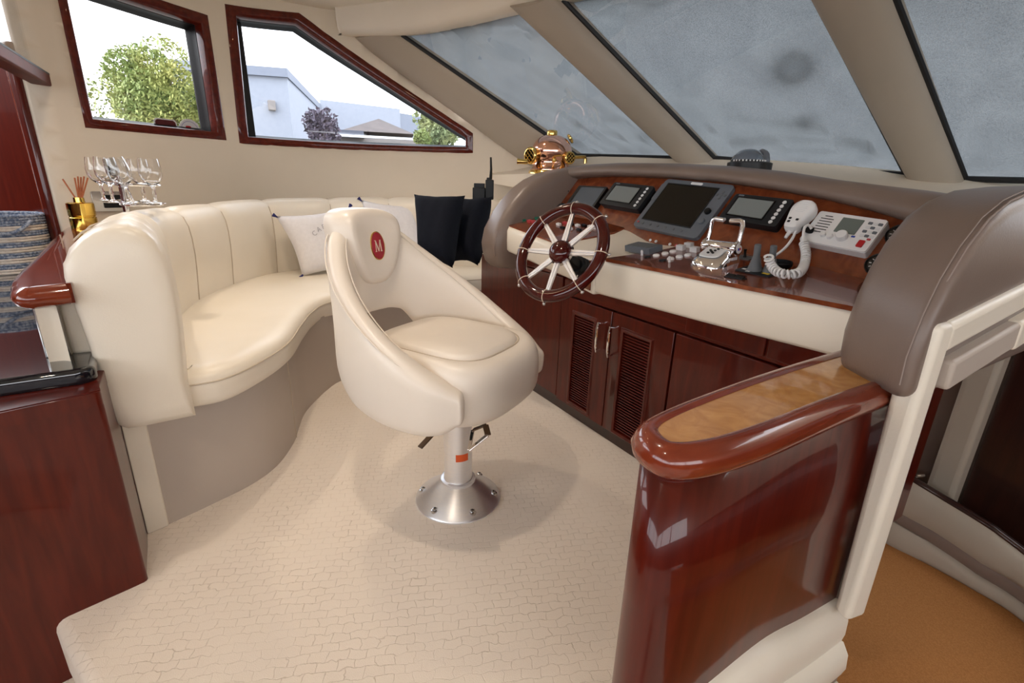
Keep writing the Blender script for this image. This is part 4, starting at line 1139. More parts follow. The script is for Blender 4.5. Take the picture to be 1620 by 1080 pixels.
plate('hook', .02, .02, .004, -.05, -.018, M_black, mic)
MB().lathe([(.008, 0), (.006, .02), (.0045, .032)], 12, m=Matrix.Rotation(PI/2, 3, 'X'), o=(0, -.050, -.004)).obj('strain_relief', M_white, mic, local=True)
# cord: straight tail then a coil
def wpt(u, v, off): return pan(u, v, off)
tail = catmull([WM @ V((0, 0, 0))*0+wpt(1259, 366, .046), wpt(1253, 378, .05), wpt(1243, 391, .05), wpt(1231, 401, .045), wpt(1222, 406, .05), wpt(1217, 404, .07)], 6)
cd = thing('coiled_cord', 'white coiled microphone cord looping over the dashboard', 'cord', tail[-1])
MB().tube(tail, .0042, 8).obj('straight_tail', M_white, cd)
cpath = catmull([PP(1216, 405, dash_pt(-.98, .5, .08), (0, -.3, 1)), PP(1219, 418, dash_pt(-.98, .5, .045), (0, -.15, 1)), PP(1230, 430, dash_pt(-.93, .5, .028), (0, -.1, 1)), PP(1248, 434, dash_pt(-.9, .5, .026), (0, -.1, 1)), PP(1264, 431, dash_pt(-.86, .5, .028), (0, -.1, 1)), pan(1272, 420, .07), pan(1275, 405, .05), pan(1274, 393, .042), pan(1271, 383, .04)], 30)
cl = resample(cpath, 900); hel = []; turns = 34; rad = .0105
nrm = None
for i, p in enumerate(cl):
    t = (cl[min(i+1, 899)]-cl[max(i-1, 0)]).normalized()
    nrm = t.orthogonal().normalized() if nrm is None else (nrm-t*nrm.dot(t)).normalized()
    bi = t.cross(nrm); a = 2*PI*turns*i/899
    hel.append(p+(nrm*math.cos(a)+bi*math.sin(a))*rad)
MB().tube(hel, .0036, 6).obj('coil', M_white, cd, angle=80)
MB().tube(catmull([pan(1271, 384, .045), pan(1271, 372, .055), pan(1273, 360, .06), pan(1279, 356, .055), pan(1284, 362, .045)], 6), .0042, 8).obj('straight_tail', M_white, cd)

# ================================================================ CONTROLS ON THE DASH
def dash_hit(u, v):
    # march along the ray until it meets the dash top
    d = ray(u, v); t = 1.0/_fp
    lo_, hi_ = 1.1/_fp, 2.6/_fp
    prev = None
    for k in range(400):
        s = lerp(lo_, hi_, k/399); p = CPOS+d*s
        x = min(max(p.x, -2.27), -.44); f = (p.y-fy(x))/max(1e-6, by(x)-fy(x))
        z = lerp(topz(x), interp(x, FX, BZ), f)+.006
        if p.z < z: return p
    return p
def dash_frame(u, v):
    p = dash_hit(u, v); x = p.x
    ex = (dash_pt(x+.02, .5)-dash_pt(x-.02, .5)).normalized(); ey = (dash_pt(x, .9)-dash_pt(x, .1)).normalized(); n_ = ex.cross(ey).normalized(); ey = n_.cross(ex)
    return frame(p, ex, ey, n_)
def part_on_dash(name, u, v, m_, builder, parent=hc, kind='part'):
    M_ = dash_frame(u, v); b = builder(MB()); b.v = [M_ @ p for p in b.v]; return b.obj(name, m_, parent)
for u, v in ((1038, 404), (1052, 400.7), (1064.5, 397.5), (1061, 409), (1074.5, 406), (1088, 403.5)):
    part_on_dash('push_button', u, v+1, M_white, lambda b: b.lathe([(.0125, 0), (.0125, .004), (.010, .007), (.0004, .0085)], 20))
for u, v in ((1024.6, 406), (1048, 412)):
    part_on_dash('push_button', u, v+1, M_black, lambda b: b.lathe([(.0125, 0), (.012, .005), (.0004, .006)], 20))
for u, v in ((1015.5, 404), (1059, 414.5)):
    part_on_dash('toggle_switch', u, v, M_offwhite, lambda b: b.lathe([(.005, 0), (.004, .006), (.005, .014), (.0035, .020), (.0004, .021)], 12))
for u, v in ((1077, 395), (1090, 391), (1099, 398)):
    part_on_dash('rocker_switch', u, v, M_offwhite, lambda b: b.box((0, 0, .009), (.030, .020, .018)))
bx = thing('cable_box', 'flat grey plastic box lying left of the white push buttons', 'box', mtx=dash_frame(1018, 397))
MB().box((0, 0, .012), (.125, .075, .024)).obj('box_body', M_grey, bx, local=True, bevel=.002)
MB().box((0, 0, .0245), (.110, .060, .002)).obj('box_lid', M_midgrey, bx, local=True, bevel=.001)
for k, (u, v, mm) in enumerate(((828, 350, M_green), (838, 351.5, M_pinkred), (850, 347, M_green), (858, 348.5, M_pinkred), (844, 352.5, M_pinkred))):
    part_on_dash('push_button', u, v, mm, lambda b: b.box((0, 0, .006), (.026, .016, .012)))
for k, (u, v) in enumerate(((884, 356), (894, 354), (904, 356), (914, 358), (924, 358), (934, 360), (890, 362), (902, 363), (916, 365), (930, 366), (942, 362))):
    part_on_dash('push_button', u, v, (M_black, M_white, M_black, M_pinkred)[(k*3) % 4 if k % 5 else 1], lambda b: b.box((0, 0, .005), (.026, .014, .010)))
# throttle
TM = dash_frame(1131, 416) @ Matrix.Scale(.80, 4)
th = thing('throttle_control', 'polished chrome twin lever engine throttle', 'throttle', mtx=TM)
pr = [(-.058, -.075, .0), (.058, -.075, 0), (.068, .02, 0), (.058, .07, 0), (-.058, .07, 0), (-.068, .02, 0)]
b0 = catmull([V(p) for p in pr], 5, loop=True)
MB().loft([[V((p.x*1.04, p.y*1.04, .0)) for p in b0], [V((p.x, p.y, .014)) for p in b0], [V((p.x*.88, p.y*.86+.004, .030+.022*smooth((p.y+.075)/.12))) for p in b0], [V((p.x*.70, p.y*.72+.006, .036+.026*smooth((p.y+.075)/.12))) for p in b0]]).obj('housing', M_chrome, th, local=True, angle=50)
MB().loft([[V((p.x*.66, p.y*.60-.008, .036+.026*smooth((p.y*.6-.008+.075)/.12)+.0)) for p in b0], [V((p.x*.64, p.y*.58-.008, .040+.026*smooth((p.y*.58-.008+.075)/.12))) for p in b0]]).obj('key_pad', M_offwhite, th, local=True)
for dx, dy in ((-.010, -.035), (.010, -.032), (-.012, -.016), (.008, -.014), (-.001, -.024), (.014, -.002)):
    MB().sphere((dx, dy, .044+.026*smooth((dy+.075)/.12)), (.0065, .0055, .004), 10, 6).obj('key', M_black, th, local=True)
my = Matrix.Rotation(PI/2, 3, 'Y')
MB().lathe([(.0005, -.066), (.024, -.066), (.026, -.060), (.026, .060), (.024, .066), (.0005, .066)], 28, m=my, o=(0, .036, .060)).obj('drum', M_chrome, th, local=True)
for sx_ in (-1, 1):
    MB().lathe([(.0005, 0), (.031, 0), (.033, .004), (.031, .012), (.024, .015), (.0005, .015)], 28, m=my if sx_ > 0 else Matrix.Rotation(-PI/2, 3, 'Y'), o=(sx_*.066, .036, .060)).obj('drum_disc', M_chrome, th, local=True)
    L_ = MB().tube([V((sx_*.072, .036, .060)), V((sx_*.072, .052, .105)), V((sx_*.071, .064, .150)), V((sx_*.066, .068, .163)), V((sx_*.055, .068, .166)), V((sx_*.014, .066, .164))], [.010, .009, .0095, .010, .0105, .010], 12)
    L_.obj('lever', M_chrome, th, local=True)
e = MB().lathe([(.0005, .0), (.017, 0), (.017, .0012), (.0005, .0014)], 24, m=my, o=(.081, .036, .060)).obj('emblem', M_white, th, local=True)
MB().box((.0826, .031, .061), (.0006, .010, .010)).obj('blue_mark', M_blue, th, local=True); MB().box((.0826, .041, .061), (.0006, .009, .010)).obj('red_mark', M_red, th, local=True)
# thruster joysticks
js = thing('thruster_joysticks', 'dark plate with two grey ribbed thruster joysticks', 'joystick', mtx=dash_frame(1200, 430))
plate('base_plate', .115, .075, .006, 0, .004, M_dark, js, bevel=.001)
plate('print_yellow', .022, .012, .001, .004, .0044, M_yellow, js, .032, -.012); plate('print_white', .014, .010, .001, .004, .0044, M_white, js, -.018, -.026); plate('print_white', .014, .010, .001, .004, .0044, M_white, js, -.040, -.012)
for dx, dy in ((-.012, -.002), (.028, .014)):
    pf = [(.022, .004)]
    for k in range(5): pf += [(.0215-.0022*k, .008+.008*k), (.0190-.0022*k, .012+.008*k)]
    pf += [(.0095, .052), (.0095, .080), (.0085, .083), (.0004, .083)]
    MB().lathe(pf, 22, o=(dx, dy, 0)).obj('joystick', M_midgrey, js, local=True, angle=45)
ty = thing('round_tray', 'small black round tray behind the grey joysticks', 'tray', mtx=dash_frame(1233, 421))
MB().lathe([(.0005, 0), (.034, 0), (.036, .004), (.036, .014), (.033, .014), (.032, .005), (.0005, .005)], 28).obj('dish', M_black, ty, local=True)
for u, v in ((1156, 438.5), (1170, 441)):
    o = thing('rocker_switch', ('left' if u < 1160 else 'right')+' black rocker switch of the pair below the throttle', 'switch', mtx=dash_frame(u, v), group='rocker switches below the throttle')
    plate('bezel', .034, .022, .003, 0, .003, M_dark, o, bevel=.0008)
    MB().hexa([V((-.013, -.007, .003)), V((.013, -.007, .003)), V((.013, .007, .003)), V((-.013, .007, .003)), V((-.013, -.006, .005)), V((.013, -.006, .005)), V((.013, .006, .010)), V((-.013, .006, .010))]).obj('rocker', M_black, o, local=True)
o = thing('trim_switch', 'small grey plate with black toggle behind the throttle', 'switch', mtx=dash_frame(1178, 408))
plate('base_plate', .055, .045, .004, 0, .003, M_midgrey, o); MB().lathe([(.006, .003), (.004, .010), (.004, .024), (.0055, .030), (.0004, .031)], 12).obj('toggle', M_black, o, local=True)

# ================================================================ HELM CHAIR
CB = PZ(725, 786, 0)
cf = V((math.cos(R(29)), math.sin(R(29)), 0)); clf = V((-cf.y, cf.x, 0))
CM = frame(CB, cf, clf, V((0, 0, 1)))
chr_ = thing('helm_chair', 'cream leather bucket helm chair with red oval badge on a metal pedestal', 'chair', mtx=CM)
# pedestal
MB().lathe([(.0005, 0), (.152, 0), (.154, .006), (.150, .012), (.066, .072), (.060, .078), (.0005, .078)], 48).obj('base_plate', M_satin, chr_, local=True, angle=30)
MB().lathe([(.050, .07), (.062, .074), (.062, .086), (.052, .088), (.050, .10), (.050, .42), (.0005, .42)], 36).obj('post', M_satin, chr_, local=True, angle=30)
for k in range(6):
    a = R(28+60*k); c = V((.130*math.cos(a), .130*math.sin(a), .022))
    MB().lathe([(.013, -.006), (.013, .003), (.010, .004), (.0005, .004)], 14, o=c).obj('bolt_washer', M_steel, chr_, local=True)
    MB().lathe([(.0085, .003), (.0085, .010), (.005, .011), (.004, .006), (.0005, .006)], 6, o=c).obj('bolt', M_steel, chr_, local=True)
# sticker wrapped around the post, on the side that faces the camera
q = CM.inverted() @ PD(735, 714, 1.6); sa = math.atan2(q.y, q.x)
r_ = .0508; st = MB()
N = 8
st.loft([[V((r_*math.cos(sa+R(-20+52*i/N)), r_*math.sin(sa+R(-20+52*i/N)), z)) for z in (.178, .206)] for i in range(N+1)], close=False)
so = st.obj('orange_label', M_orange, chr_, local=True, recalc=False)
# levers under the seat
qa = CM.inverted() @ PD(690, 680, 1.62); qb = CM.inverted() @ PD(664, 708, 1.58)
def bar(a, b, w, t):
    d = (b-a).normalized(); sx = d.cross(V((0, 0, 1))).normalized(); u = sx.cross(d).normalized(); p8 = []
    for p in (a, b): p8 += [p-sx*w/2-u*t/2, p+sx*w/2-u*t/2, p+sx*w/2+u*t/2, p-sx*w/2+u*t/2]
    return MB().hexa([p8[0], p8[1], p8[2], p8[3], p8[4], p8[5], p8[6], p8[7]])
bar(qa, qb, .022, .005).obj('swivel_lever', M_bronze, chr_, local=True, bevel=.002)
e0 = CM.inverted() @ PD(748, 680, 1.58); e1 = CM.inverted() @ PD(768, 672, 1.56); e2_ = CM.inverted() @ PD(772, 688, 1.53); e3 = CM.inverted() @ PD(742, 712, 1.53)
bar(e0, e1, .02, .006).obj('height_lever', M_bronze, chr_, local=True, bevel=.002)
bar(e1, e2_, .02, .006).obj('height_lever', M_bronze, chr_, local=True, bevel=.002)
bar(e2_, e3, .018, .007).obj('height_lever', M_chrome, chr_, local=True, bevel=.002)
bar(e0, e3, .012, .006).obj('height_lever', M_chrome, chr_, local=True, bevel=.002)
MB().box((0, 0, .405), (.22, .20, .03)).obj('seat_mount', M_black, chr_, local=True, bevel=.006)

# wrap-around shell: section swept round the plan curve
TM_ = 128
def shell_plan(th, z):
    c, s_ = math.cos(th), math.sin(th)
    lean = .12*max(0, z-.55)*max(0, c)+.03*(z-.55)
    x = -(.315+lean)*c if c > 0 else -.342*c
    y = (.272+.05*max(0, z-.5))*math.copysign(abs(s_)**.86, s_)
    return V((x-.045, y, 0))
def ztop(deg):
    a = abs(deg); return interp(a, [0, 16, 28, 40, 55, 72, 90, 108, 120, 128], [.970, .962, .922, .868, .805, .738, .672, .612, .578, .552])
def zbot(deg):
    a = abs(deg); return interp(a, [0, 12, 22, 32, 44, 64, 95, 112, 122, 128], [.650, .650, .638, .565, .465, .415, .40, .40, .415, .445])
rings = []; NT = 72
for i in range(NT+1):
    deg = lerp(-TM_, TM_, i/NT); th = R(deg); zt, zb = ztop(deg), zbot(deg)
    edge = 1-smooth((abs(deg)-112)/16)*.35
    T = .036*edge # half thickness
    p0 = shell_plan(th, .6); p1 = shell_plan(R(deg+1.5), .6); p2 = shell_plan(R(deg-1.5), .6)
    t = (p1-p2).normalized(); nout = V((t.y, -t.x, 0))
    if nout.dot(p0-V((.05, 0, 0))) < 0: nout = -nout
    ring = []; hh = zt-zb
    for k in range(28):
        a = 2*PI*k/28; ca, sa_ = math.cos(a), math.sin(a)
        ex_ = math.copysign(abs(ca)**.75, ca); ez_ = math.copysign(abs(sa_)**.42, sa_)
        z = (zt+zb)/2+ez_*hh/2
        # belly: shell is fuller in the lower third
        bulge = .020*math.exp(-((z-.52)/.12)**2) if ca > 0 else 0
        p = shell_plan(th, z)+nout*(ex_*T+bulge*abs(ca)); ring.append(V((p.x, p.y, z)))
    rings.append(ring)
def endcap(r, sgn_):
    c = sum(r, V())/len(r); q = V((1, 0, 0)); out = []
    for k, of in ((.93, .009), (.78, .016), (.5, .020)): out.append([c+(p-c)*k+q*of for p in r])
    return out
rings = list(reversed(endcap(rings[0], -1)))+rings+endcap(rings[-1], 1)
MB().loft(rings).obj('bucket_shell', M_chair, chr_, local=True, angle=180, sub=1)
# piping round the inside of the shell's top edge
pi_, po_ = [], []
for i in range(NT+1):
    deg = lerp(-124, 124, i/NT); th = R(deg); z = ztop(deg)-.016
    p0 = shell_plan(th, z); p1 = shell_plan(R(deg+1.5), z); p2 = shell_plan(R(deg-1.5), z); t = (p1-p2).normalized(); nout = V((t.y, -t.x, 0))
    if nout.dot(p0-V((.05, 0, 0))) < 0: nout = -nout
    p = p0-nout*.031; pi_.append(V((p.x, p.y, z))); p = p0+nout*.033; po_.append(V((p.x, p.y, z)))
MB().tube(pi_, .0022, 6).obj('piping', M_chair, chr_, local=True)
MB().tube(po_, .0022, 6).obj('piping', M_chair, chr_, local=True)
# seat: rounded body with a waterfall front and an inset pad
def sell(t, a, b, p=2.6):
    c, s_ = math.cos(t), math.sin(t); return V((a*math.copysign(abs(c)**(2/p), c), b*math.copysign(abs(s_)**(2/p), s_), 0))
sc0 = V((-.020, 0, 0)); A_, B_ = .256, .228
prof_s = [(.60, .398), (.80, .400), (.92, .412), (.985, .440), (1.0, .480), (1.0, .540), (.985, .579), (.945, .605), (.88, .617), (.78, .615), (.74, .612)]
rings = []
for k, z in prof_s:
    ring = []
    for j in range(56):
        e = sell(2*PI*j/56, A_*k, B_*k, 3.0); fr = max(0, e.x/A_)
        zz = z-.020*fr**3*(1 if z > .5 else 0)+.012*(fr**2 if z < .45 else 0)
        ring.append(sc0+V((e.x+.012*fr, e.y*(1+.13*min(1, fr*1.4)), zz)))
    rings.append(ring)
MB().loft(rings).obj('seat_body', M_chair, chr_, local=True, angle=180, sub=1)
rings = []
for k, z in ((.80, .592), (.80, .612), (.775, .623), (.72, .629), (.5, .633), (.2, .633)):
    rings.append([sc0+V((-.012+e.x, e.y, z-.014*max(0, e.x/A_)**2)) for e in [sell(2*PI*j/56, A_*k, B_*k*1.0, 3.6) for j in range(56)]])
MB().loft(rings).obj('seat_pad', M_chair, chr_, local=True, angle=180)
wv = [sc0+V((-.012+e.x, e.y, .615-.014*max(0, e.x/A_)**2)) for e in [sell(2*PI*j/56, A_*.815, B_*.815, 3.6) for j in range(56)]]
MB().tube(wv, .0024, 6, loop=True).obj('piping', M_stitch, chr_, local=True)
# headrest pad: shield on the inner face, folded over the top
def back_face(y, z, off):
    y0 = y; th = math.asin(max(-1, min(1, math.copysign(abs(y/.285)**(1/.86), y)))) if abs(y) < .285 else 0
    p = shell_plan(th, z); c = V((.05, 0, 0)); d = (c-V((p.x, p.y, 0))).normalized()
    return V((p.x, p.y, z))+d*off
shr = [(.040, .761), (.072, .783), (.096, .818), (.112, .860), (.122, .905), (.124, .945), (.112, .978), (.08, .996), (.04, 1.003)]
shield = [(0, .756)]+shr+[(0, 1.004)]+[(-y, z) for y, z in reversed(shr)]
shd = catmull([V((y, z, 0)) for y, z in shield], 3, loop=True); cz = .875
rings = []
for k, off in ((1.02, -.045), (1.03, .0), (1.03, .030), (1.0, .050), (.95, .060), (.8, .066), (.5, .069), (.12, .070)):
    ring = []
    for p in shd:
        y = p.x*k; z = cz+(p.y-cz)*k; ring.append(back_face(y, z, off))
    rings.append(ring)
MB().loft(rings).obj('headrest_pad', M_chair, chr_, local=True, angle=180)
# badge
bcz = .885; c0 = back_face(0, bcz, .0705); upv = (back_face(0, bcz+.04, .0705)-back_face(0, bcz-.04, .0705)).normalized(); rt = V((0, -1, 0)) # seen from the front, +y is the viewer's left... keep right handed
bn = upv.cross(V((0, 1, 0))).normalized()
if bn.x < 0: bn = -bn
bx_ = upv.cross(bn).normalized()
BM = frame(c0, bx_, upv, bn)
bd = MB()
def oval(a, b, z, n=40): return [BM @ V((a*math.cos(2*PI*i/n), b*math.sin(2*PI*i/n), z)) for i in range(n)]
bo_ = MB().loft([oval(.0325, .0485, -.004), oval(.0325, .0485, .003), oval(.0300, .0460, .004), oval(.0290, .0450, .0025)]).obj('badge', M_brass, chr_, local=True, angle=40)
bo_['label'] = 'red oval badge with a letter M'
MB().loft([oval(.0302, .0462, .0020), oval(.0300, .0460, .0036), oval(.0292, .0452, .0040)]).obj('badge_enamel', M_badge, bo_, local=True, angle=40)
mlet = MB()
def stroke(x0, y0, x1, y1, w):
    d = V((x1-x0, y1-y0)).normalized(); n_ = V((-d.y, d.x))*w/2
    pts = [(x0+n_.x, y0+n_.y), (x0-n_.x, y0-n_.y), (x1-n_.x, y1-n_.y), (x1+n_.x, y1+n_.y)]
    mlet.loft([[BM @ V((x, y, .0038)) for x, y in pts], [BM @ V((x, y, .0050)) for x, y in pts]])
S = .0185
stroke(-.012, -S, -.010, S, .0022); stroke(-.0105, S, .0005, -S, .0042); stroke(.0005, -S, .0105, S, .0022); stroke(.0105, S, .0125, -S, .0042)
for x0, x1, y in ((-.0155, -.0085, -S), (.0080, .0165, -S), (-.0145, -.0085, S), (.0085, .0145, S)): stroke(x0, y, x1, y, .0018)
mlet.obj('badge_letter', M_cord, bo_, local=True, smooth=False)

# ================================================================ PILLOWS
def pillow(name, label, cat_mat, P, thick, tassel=None, group=None, text=None, ruffle=0):
    # P: bottom-left, bottom-right, top-right, top-left corners in the world
    BL_, BR_, TR_, TL_ = P; c = sum(P, V())/4
    n_ = (BR_-BL_).cross(TL_-BL_).normalized()
    if n_.dot(CPOS-c) < 0: n_ = -n_
    o = thing(name, label, 'pillow', (BL_+BR_)/2, group=group)
    N = 18; vs = []; fs = []
    for side in (1, -1):
        for j in range(N+1):
            for i in range(N+1):
                a, b = i/N, j/N
                # edges pull in between the corners
                pa = a+(.5-a)*.10*math.sin(PI*b)*abs(2*a-1); pb = b+(.5-b)*.10*math.sin(PI*a)*abs(2*b-1)
                p = BL_.lerp(BR_, pa).lerp(TL_.lerp(TR_, pa), pb)
                h = thick/2*((1-(2*a-1)**4)*(1-(2*b-1)**4))**.55
                wr_ = .004*math.sin(a*23+b*9)*math.sin(b*17)*(1-abs(2*a-1))
                vs.append(p+n_*side*(h+wr_*(h > .01)))
    K = (N+1)**2
    for s_ in (0, 1):
        for j in range(N):
            for i in range(N):
                f = (s_*K+j*(N+1)+i, s_*K+j*(N+1)+i+1, s_*K+(j+1)*(N+1)+i+1, s_*K+(j+1)*(N+1)+i); fs.append(f if s_ == 0 else f[::-1])
    MB().add(vs, fs).obj('cover', cat_mat, o, angle=180, weld=True)
    if tassel:
        for p, q in ((BL_, TR_), (BR_, TL_), (TR_, BL_), (TL_, BR_)):
            d = (p-q).normalized()
            MB().tube([p-d*.012, p-d*.002, p+d*.018, p+d*.020], [.004, .006, .013, .002], 8).obj('tassel', tassel, o)
    if text:
        ex = (BR_-BL_).normalized(); n2 = n_; ey = n2.cross(ex).normalized()
        for k, chh in enumerate(text):
            t = (k-(len(text)-1)/2); ang = -t*.16; lx = t*.034+.01; ly = .085-.005*t*t; W_ = (BR_-BL_).length; H_ = (TL_-BL_).length
            aa, bb_ = .5+lx/W_, .5+ly/H_; hh_ = thick/2*((1-(2*aa-1)**4)*(1-(2*bb_-1)**4))**.55
            ctr = c+ey*ly+ex*lx+n2*(hh_+.006)
            me = text_mesh(chh, .042, .0004); me.materials.clear()
            rot = Matrix.Rotation(ang, 4, 'Z'); me.transform(frame(ctr, ex, ey, n2) @ rot)
            link('letter', me, M_print, o, smooth=False)
    return o
SZ = .515
bl = PZ(478, 436, SZ); br = PZ(585, 425, SZ)
tl = V((bl.x-.12, bl.y-.10, 0)); tl.z = HZ(452, 342, tl.xy); trp = V((br.x-.12, br.y-.08, 0)); trp.z = HZ(556, 327, trp.xy)
pillow('white_pillow', 'white canvas pillow with blue corner tassels and faded lettering behind the chair', M_linen, [bl, br, trp, tl], .13, M_tassel, 'white pillows on the sofa', 'CAPTAIN')
b0_ = V((-3.02, 1.12, SZ)); b1_ = V((-3.0, 1.45, SZ))
tr2 = PD(661, 322, (b1_-CPOS).dot(ROT @ V((0, 0, -1)))+.22)
ctr_off = V((-.30, -.26, 0))
pillow('white_pillow', 'white pillow mostly hidden between the chair headrest and the navy pillows', M_linen, [tr2+V((.10, -.42, -.40)), tr2+V((.16, -.02, -.42)), tr2, tr2+V((-.06, -.40, .02))], .12, M_tassel, 'white pillows on the sofa')
def navy(px, d, label, dd):
    P = [PD(u, v, d+k) for (u, v), k in zip(px, dd)]
    dz = SZ+.008-min(P[0].z, P[1].z)
    return pillow('navy_pillow', label, M_navy, P, .15, None, 'navy pillows on the sofa')
navy([(664, 412), (716, 424), (736, 309), (655, 307)], 2.62, 'dark navy square pillow in front, leaning beside the helm chair', (.04, -.06, .14, .22))
navy([(716, 414), (756, 420), (779, 311), (722, 312)], 2.76, 'dark navy pillow half hidden behind another, next to the helm console', (.06, -.04, .12, .22))

# ================================================================ SMALL THINGS ON THE LEDGE
LT = LZ-.008
def basket():
    c = PZ(22, 424, GTZ+.03); c = V((c.x, max(c.y, -.5-.05), c.z))
    base = PD(22, 424, 1.62); base = PZ(20, 430, GTZ+.03)
    return base
# basket stands on the granite in front of the mahogany panel
bc_ = V((-2.40, -.665+.125, GTZ+.028))
bdir = PZ(12, 427, GTZ+.028)
bk_ = thing('rope_basket', 'blue and cream striped rope basket on the black granite counter', 'basket', bdir*1.0)
bk_c = V((bdir.x, bdir.y, GTZ+.029)); dist = (bk_c-CPOS).length
ztp = HZ(20, 337, bk_c.xy); rb = dist*52/_fp*.78
nrow = 11; hrow = (ztp-bk_c.z)/nrow
MB().lathe([(.0005, 0), (rb*.92, 0), (rb*.94, hrow*.3), (.0005, hrow*.3)], 36, o=bk_c).obj('basket_bottom', M_rope_w, bk_)
for k in range(nrow*2):
    z = (k+.5)*hrow/2; r = rb*(.95+.05*k/(nrow*2)+(.0 if k < 15 else -.0))
    mm = M_rope_b if (k//2) % 2 == 1 or k >= nrow*2-2 else M_rope_w
    MB().tube([bk_c+V((r*math.cos(2*PI*j/40), r*math.sin(2*PI*j/40), z)) for j in range(40)], hrow*.29, 8, loop=True).obj('rope_coil', mm, bk_)
va = (CPOS-bk_c); va = math.atan2(va.y, va.x)
for da in (R(8), R(188)):
    hp_ = []
    for j in range(15):
        t = j/14; a = va+da+lerp(-.55, .55, t); hp_.append(bk_c+V(((rb+.012)*math.cos(a), (rb+.012)*math.sin(a), (ztp-bk_c.z)*(.90-.20*math.sin(PI*t)))))
    MB().tube(hp_, hrow*.34, 8).obj('handle', M_rope_b, bk_)
# reed diffuser
df = PZ(136, 364, LT)
sd = (df-CPOS).length/_fp
rd = thing('reed_diffuser', 'gold reed diffuser bottle with brown sticks on the bar ledge', 'diffuser', df)
w_ = 15.5*sd*.80; zt1 = HZ(132, 320, df.xy)-LT
MB().lathe([(.0005, 0), (w_, 0), (w_*1.02, .004), (w_*1.02, zt1*.46), (w_*.97, zt1*.48), (w_*.97, zt1*.52), (w_*1.02, zt1*.54), (w_*1.02, zt1*.97), (w_*.9, zt1), (w_*.42, zt1), (w_*.40, zt1*1.17), (w_*.30, zt1*1.17), (w_*.3, zt1*.9), (.0005, zt1*.9)], 32, o=df).obj('bottle', M_gold, rd, angle=35)
for u, v in ((99, 283), (118, 281), (123, 279), (128, 280), (133, 279), (139, 281)):
    tip = PD(u, v, 0); k = (df-CPOS).length/ray(u, v).length; tip = CPOS+ray(u, v)*k*(1.0 if u < 110 else .99)
    MB().tube([df+V((0, 0, zt1*.25)), df+V((0, 0, zt1*1.0))*.999+V(((tip-df).x*.1, (tip-df).y*.1, 0)), tip], .0022*1.5, 6).obj('reed', M_reed, rd)
# chrome caddy holding six wine glasses
cc = V((-2.72, -.36, LT)); cc = PZ(197, 338, LT+.06); 
cp = PD(200, 335, 1.98); cc = V((cp.x, cp.y, LT))
cd_ = thing('glass_caddy', 'chrome stemware caddy standing on the bar ledge', 'rack', cc)
vd = V((cc.x, cc.y, 0)).normalized(); vr = V((vd.y, -vd.x, 0))
u0 = HZ(200, 333, cc.xy); zr1 = HZ(200, 318, cc.xy); zr2 = HZ(200, 292, cc.xy)
MB().lathe([(.0005, 0), (.055, 0), (.055, .006), (.020, .012), (.010, .020), (.0005, .02)], 28, o=cc).obj('foot', M_chrome, cd_)
MB().tube([cc+V((0, 0, .015)), V((cc.x, cc.y, zr2+.03))], .010, 12).obj('stem', M_chrome, cd_)
CR = .085
gctr = cc+vr*.055
MB().tube([V((gctr.x+CR*.8*math.cos(t), gctr.y+CR*.8*math.sin(t), zr1-.012)) for t in [2*PI*k/40 for k in range(40)]], .006, 8, loop=True).obj('lower_ring', M_chrome, cd_)
MB().tube([V((gctr.x+CR*.9*math.cos(t), gctr.y+CR*.9*math.sin(t), zr2)) for t in [2*PI*k/40 for k in range(40)]], .004, 8, loop=True).obj('upper_ring', M_chrome, cd_)
gz0 = zr1-.006; gzt = HZ(185, 249, cc.xy); gh = gzt-gz0
gp_ = [(.0005, 0), (.034, 0), (.034, .0025), (.012, .006), (.006, .012), (.0055, gh*.16), (.0075, gh*.22), (.005, gh*.28), (.0065, gh*.34), (.006, gh*.38), (.014, gh*.42), (.029, gh*.49), (.038, gh*.60), (.040, gh*.72), (.037, gh*.86), (.033, gh*1.0), (.0318, gh*1.0), (.0358, gh*.86), (.0388, gh*.72), (.0365, gh*.60), (.0275, gh*.50), (.012, gh*.435), (.0005, gh*.425)]
labs = ['front left wine glass in the chrome caddy', 'rear left wine glass, mostly behind another, in the chrome caddy', 'tilted wine glass at the centre front of the chrome caddy', 'rear middle wine glass in the chrome caddy', 'rear right wine glass in the chrome caddy', 'rightmost wine glass in the chrome caddy']
gpos = [(182, 0.0, 0), (168, .10, 0), (213, -.02, 12), (200, .16, 0), (232, .14, 0), (249, .02, 0)]
me0 = None
for (u, dd_, tilt), lb in zip(gpos, labs):
    p = PD(u-2, 322, 1.95+dd_); gl = V((p.x, p.y, gz0))
    if me0 is None:
        ob = MB().lathe(gp_, 32, caps=False).obj('wine_glass', M_crystal, None, angle=60); me0 = ob.data
    else:
        ob = bpy.data.objects.new('wine_glass', me0); COL.objects.link(ob)
    ob.location = gl
    if tilt: ob.rotation_euler = Quaternion(vd, R(-tilt)).to_euler()
    tag(ob, lb, 'wine glass', 'wine glasses in the caddy')
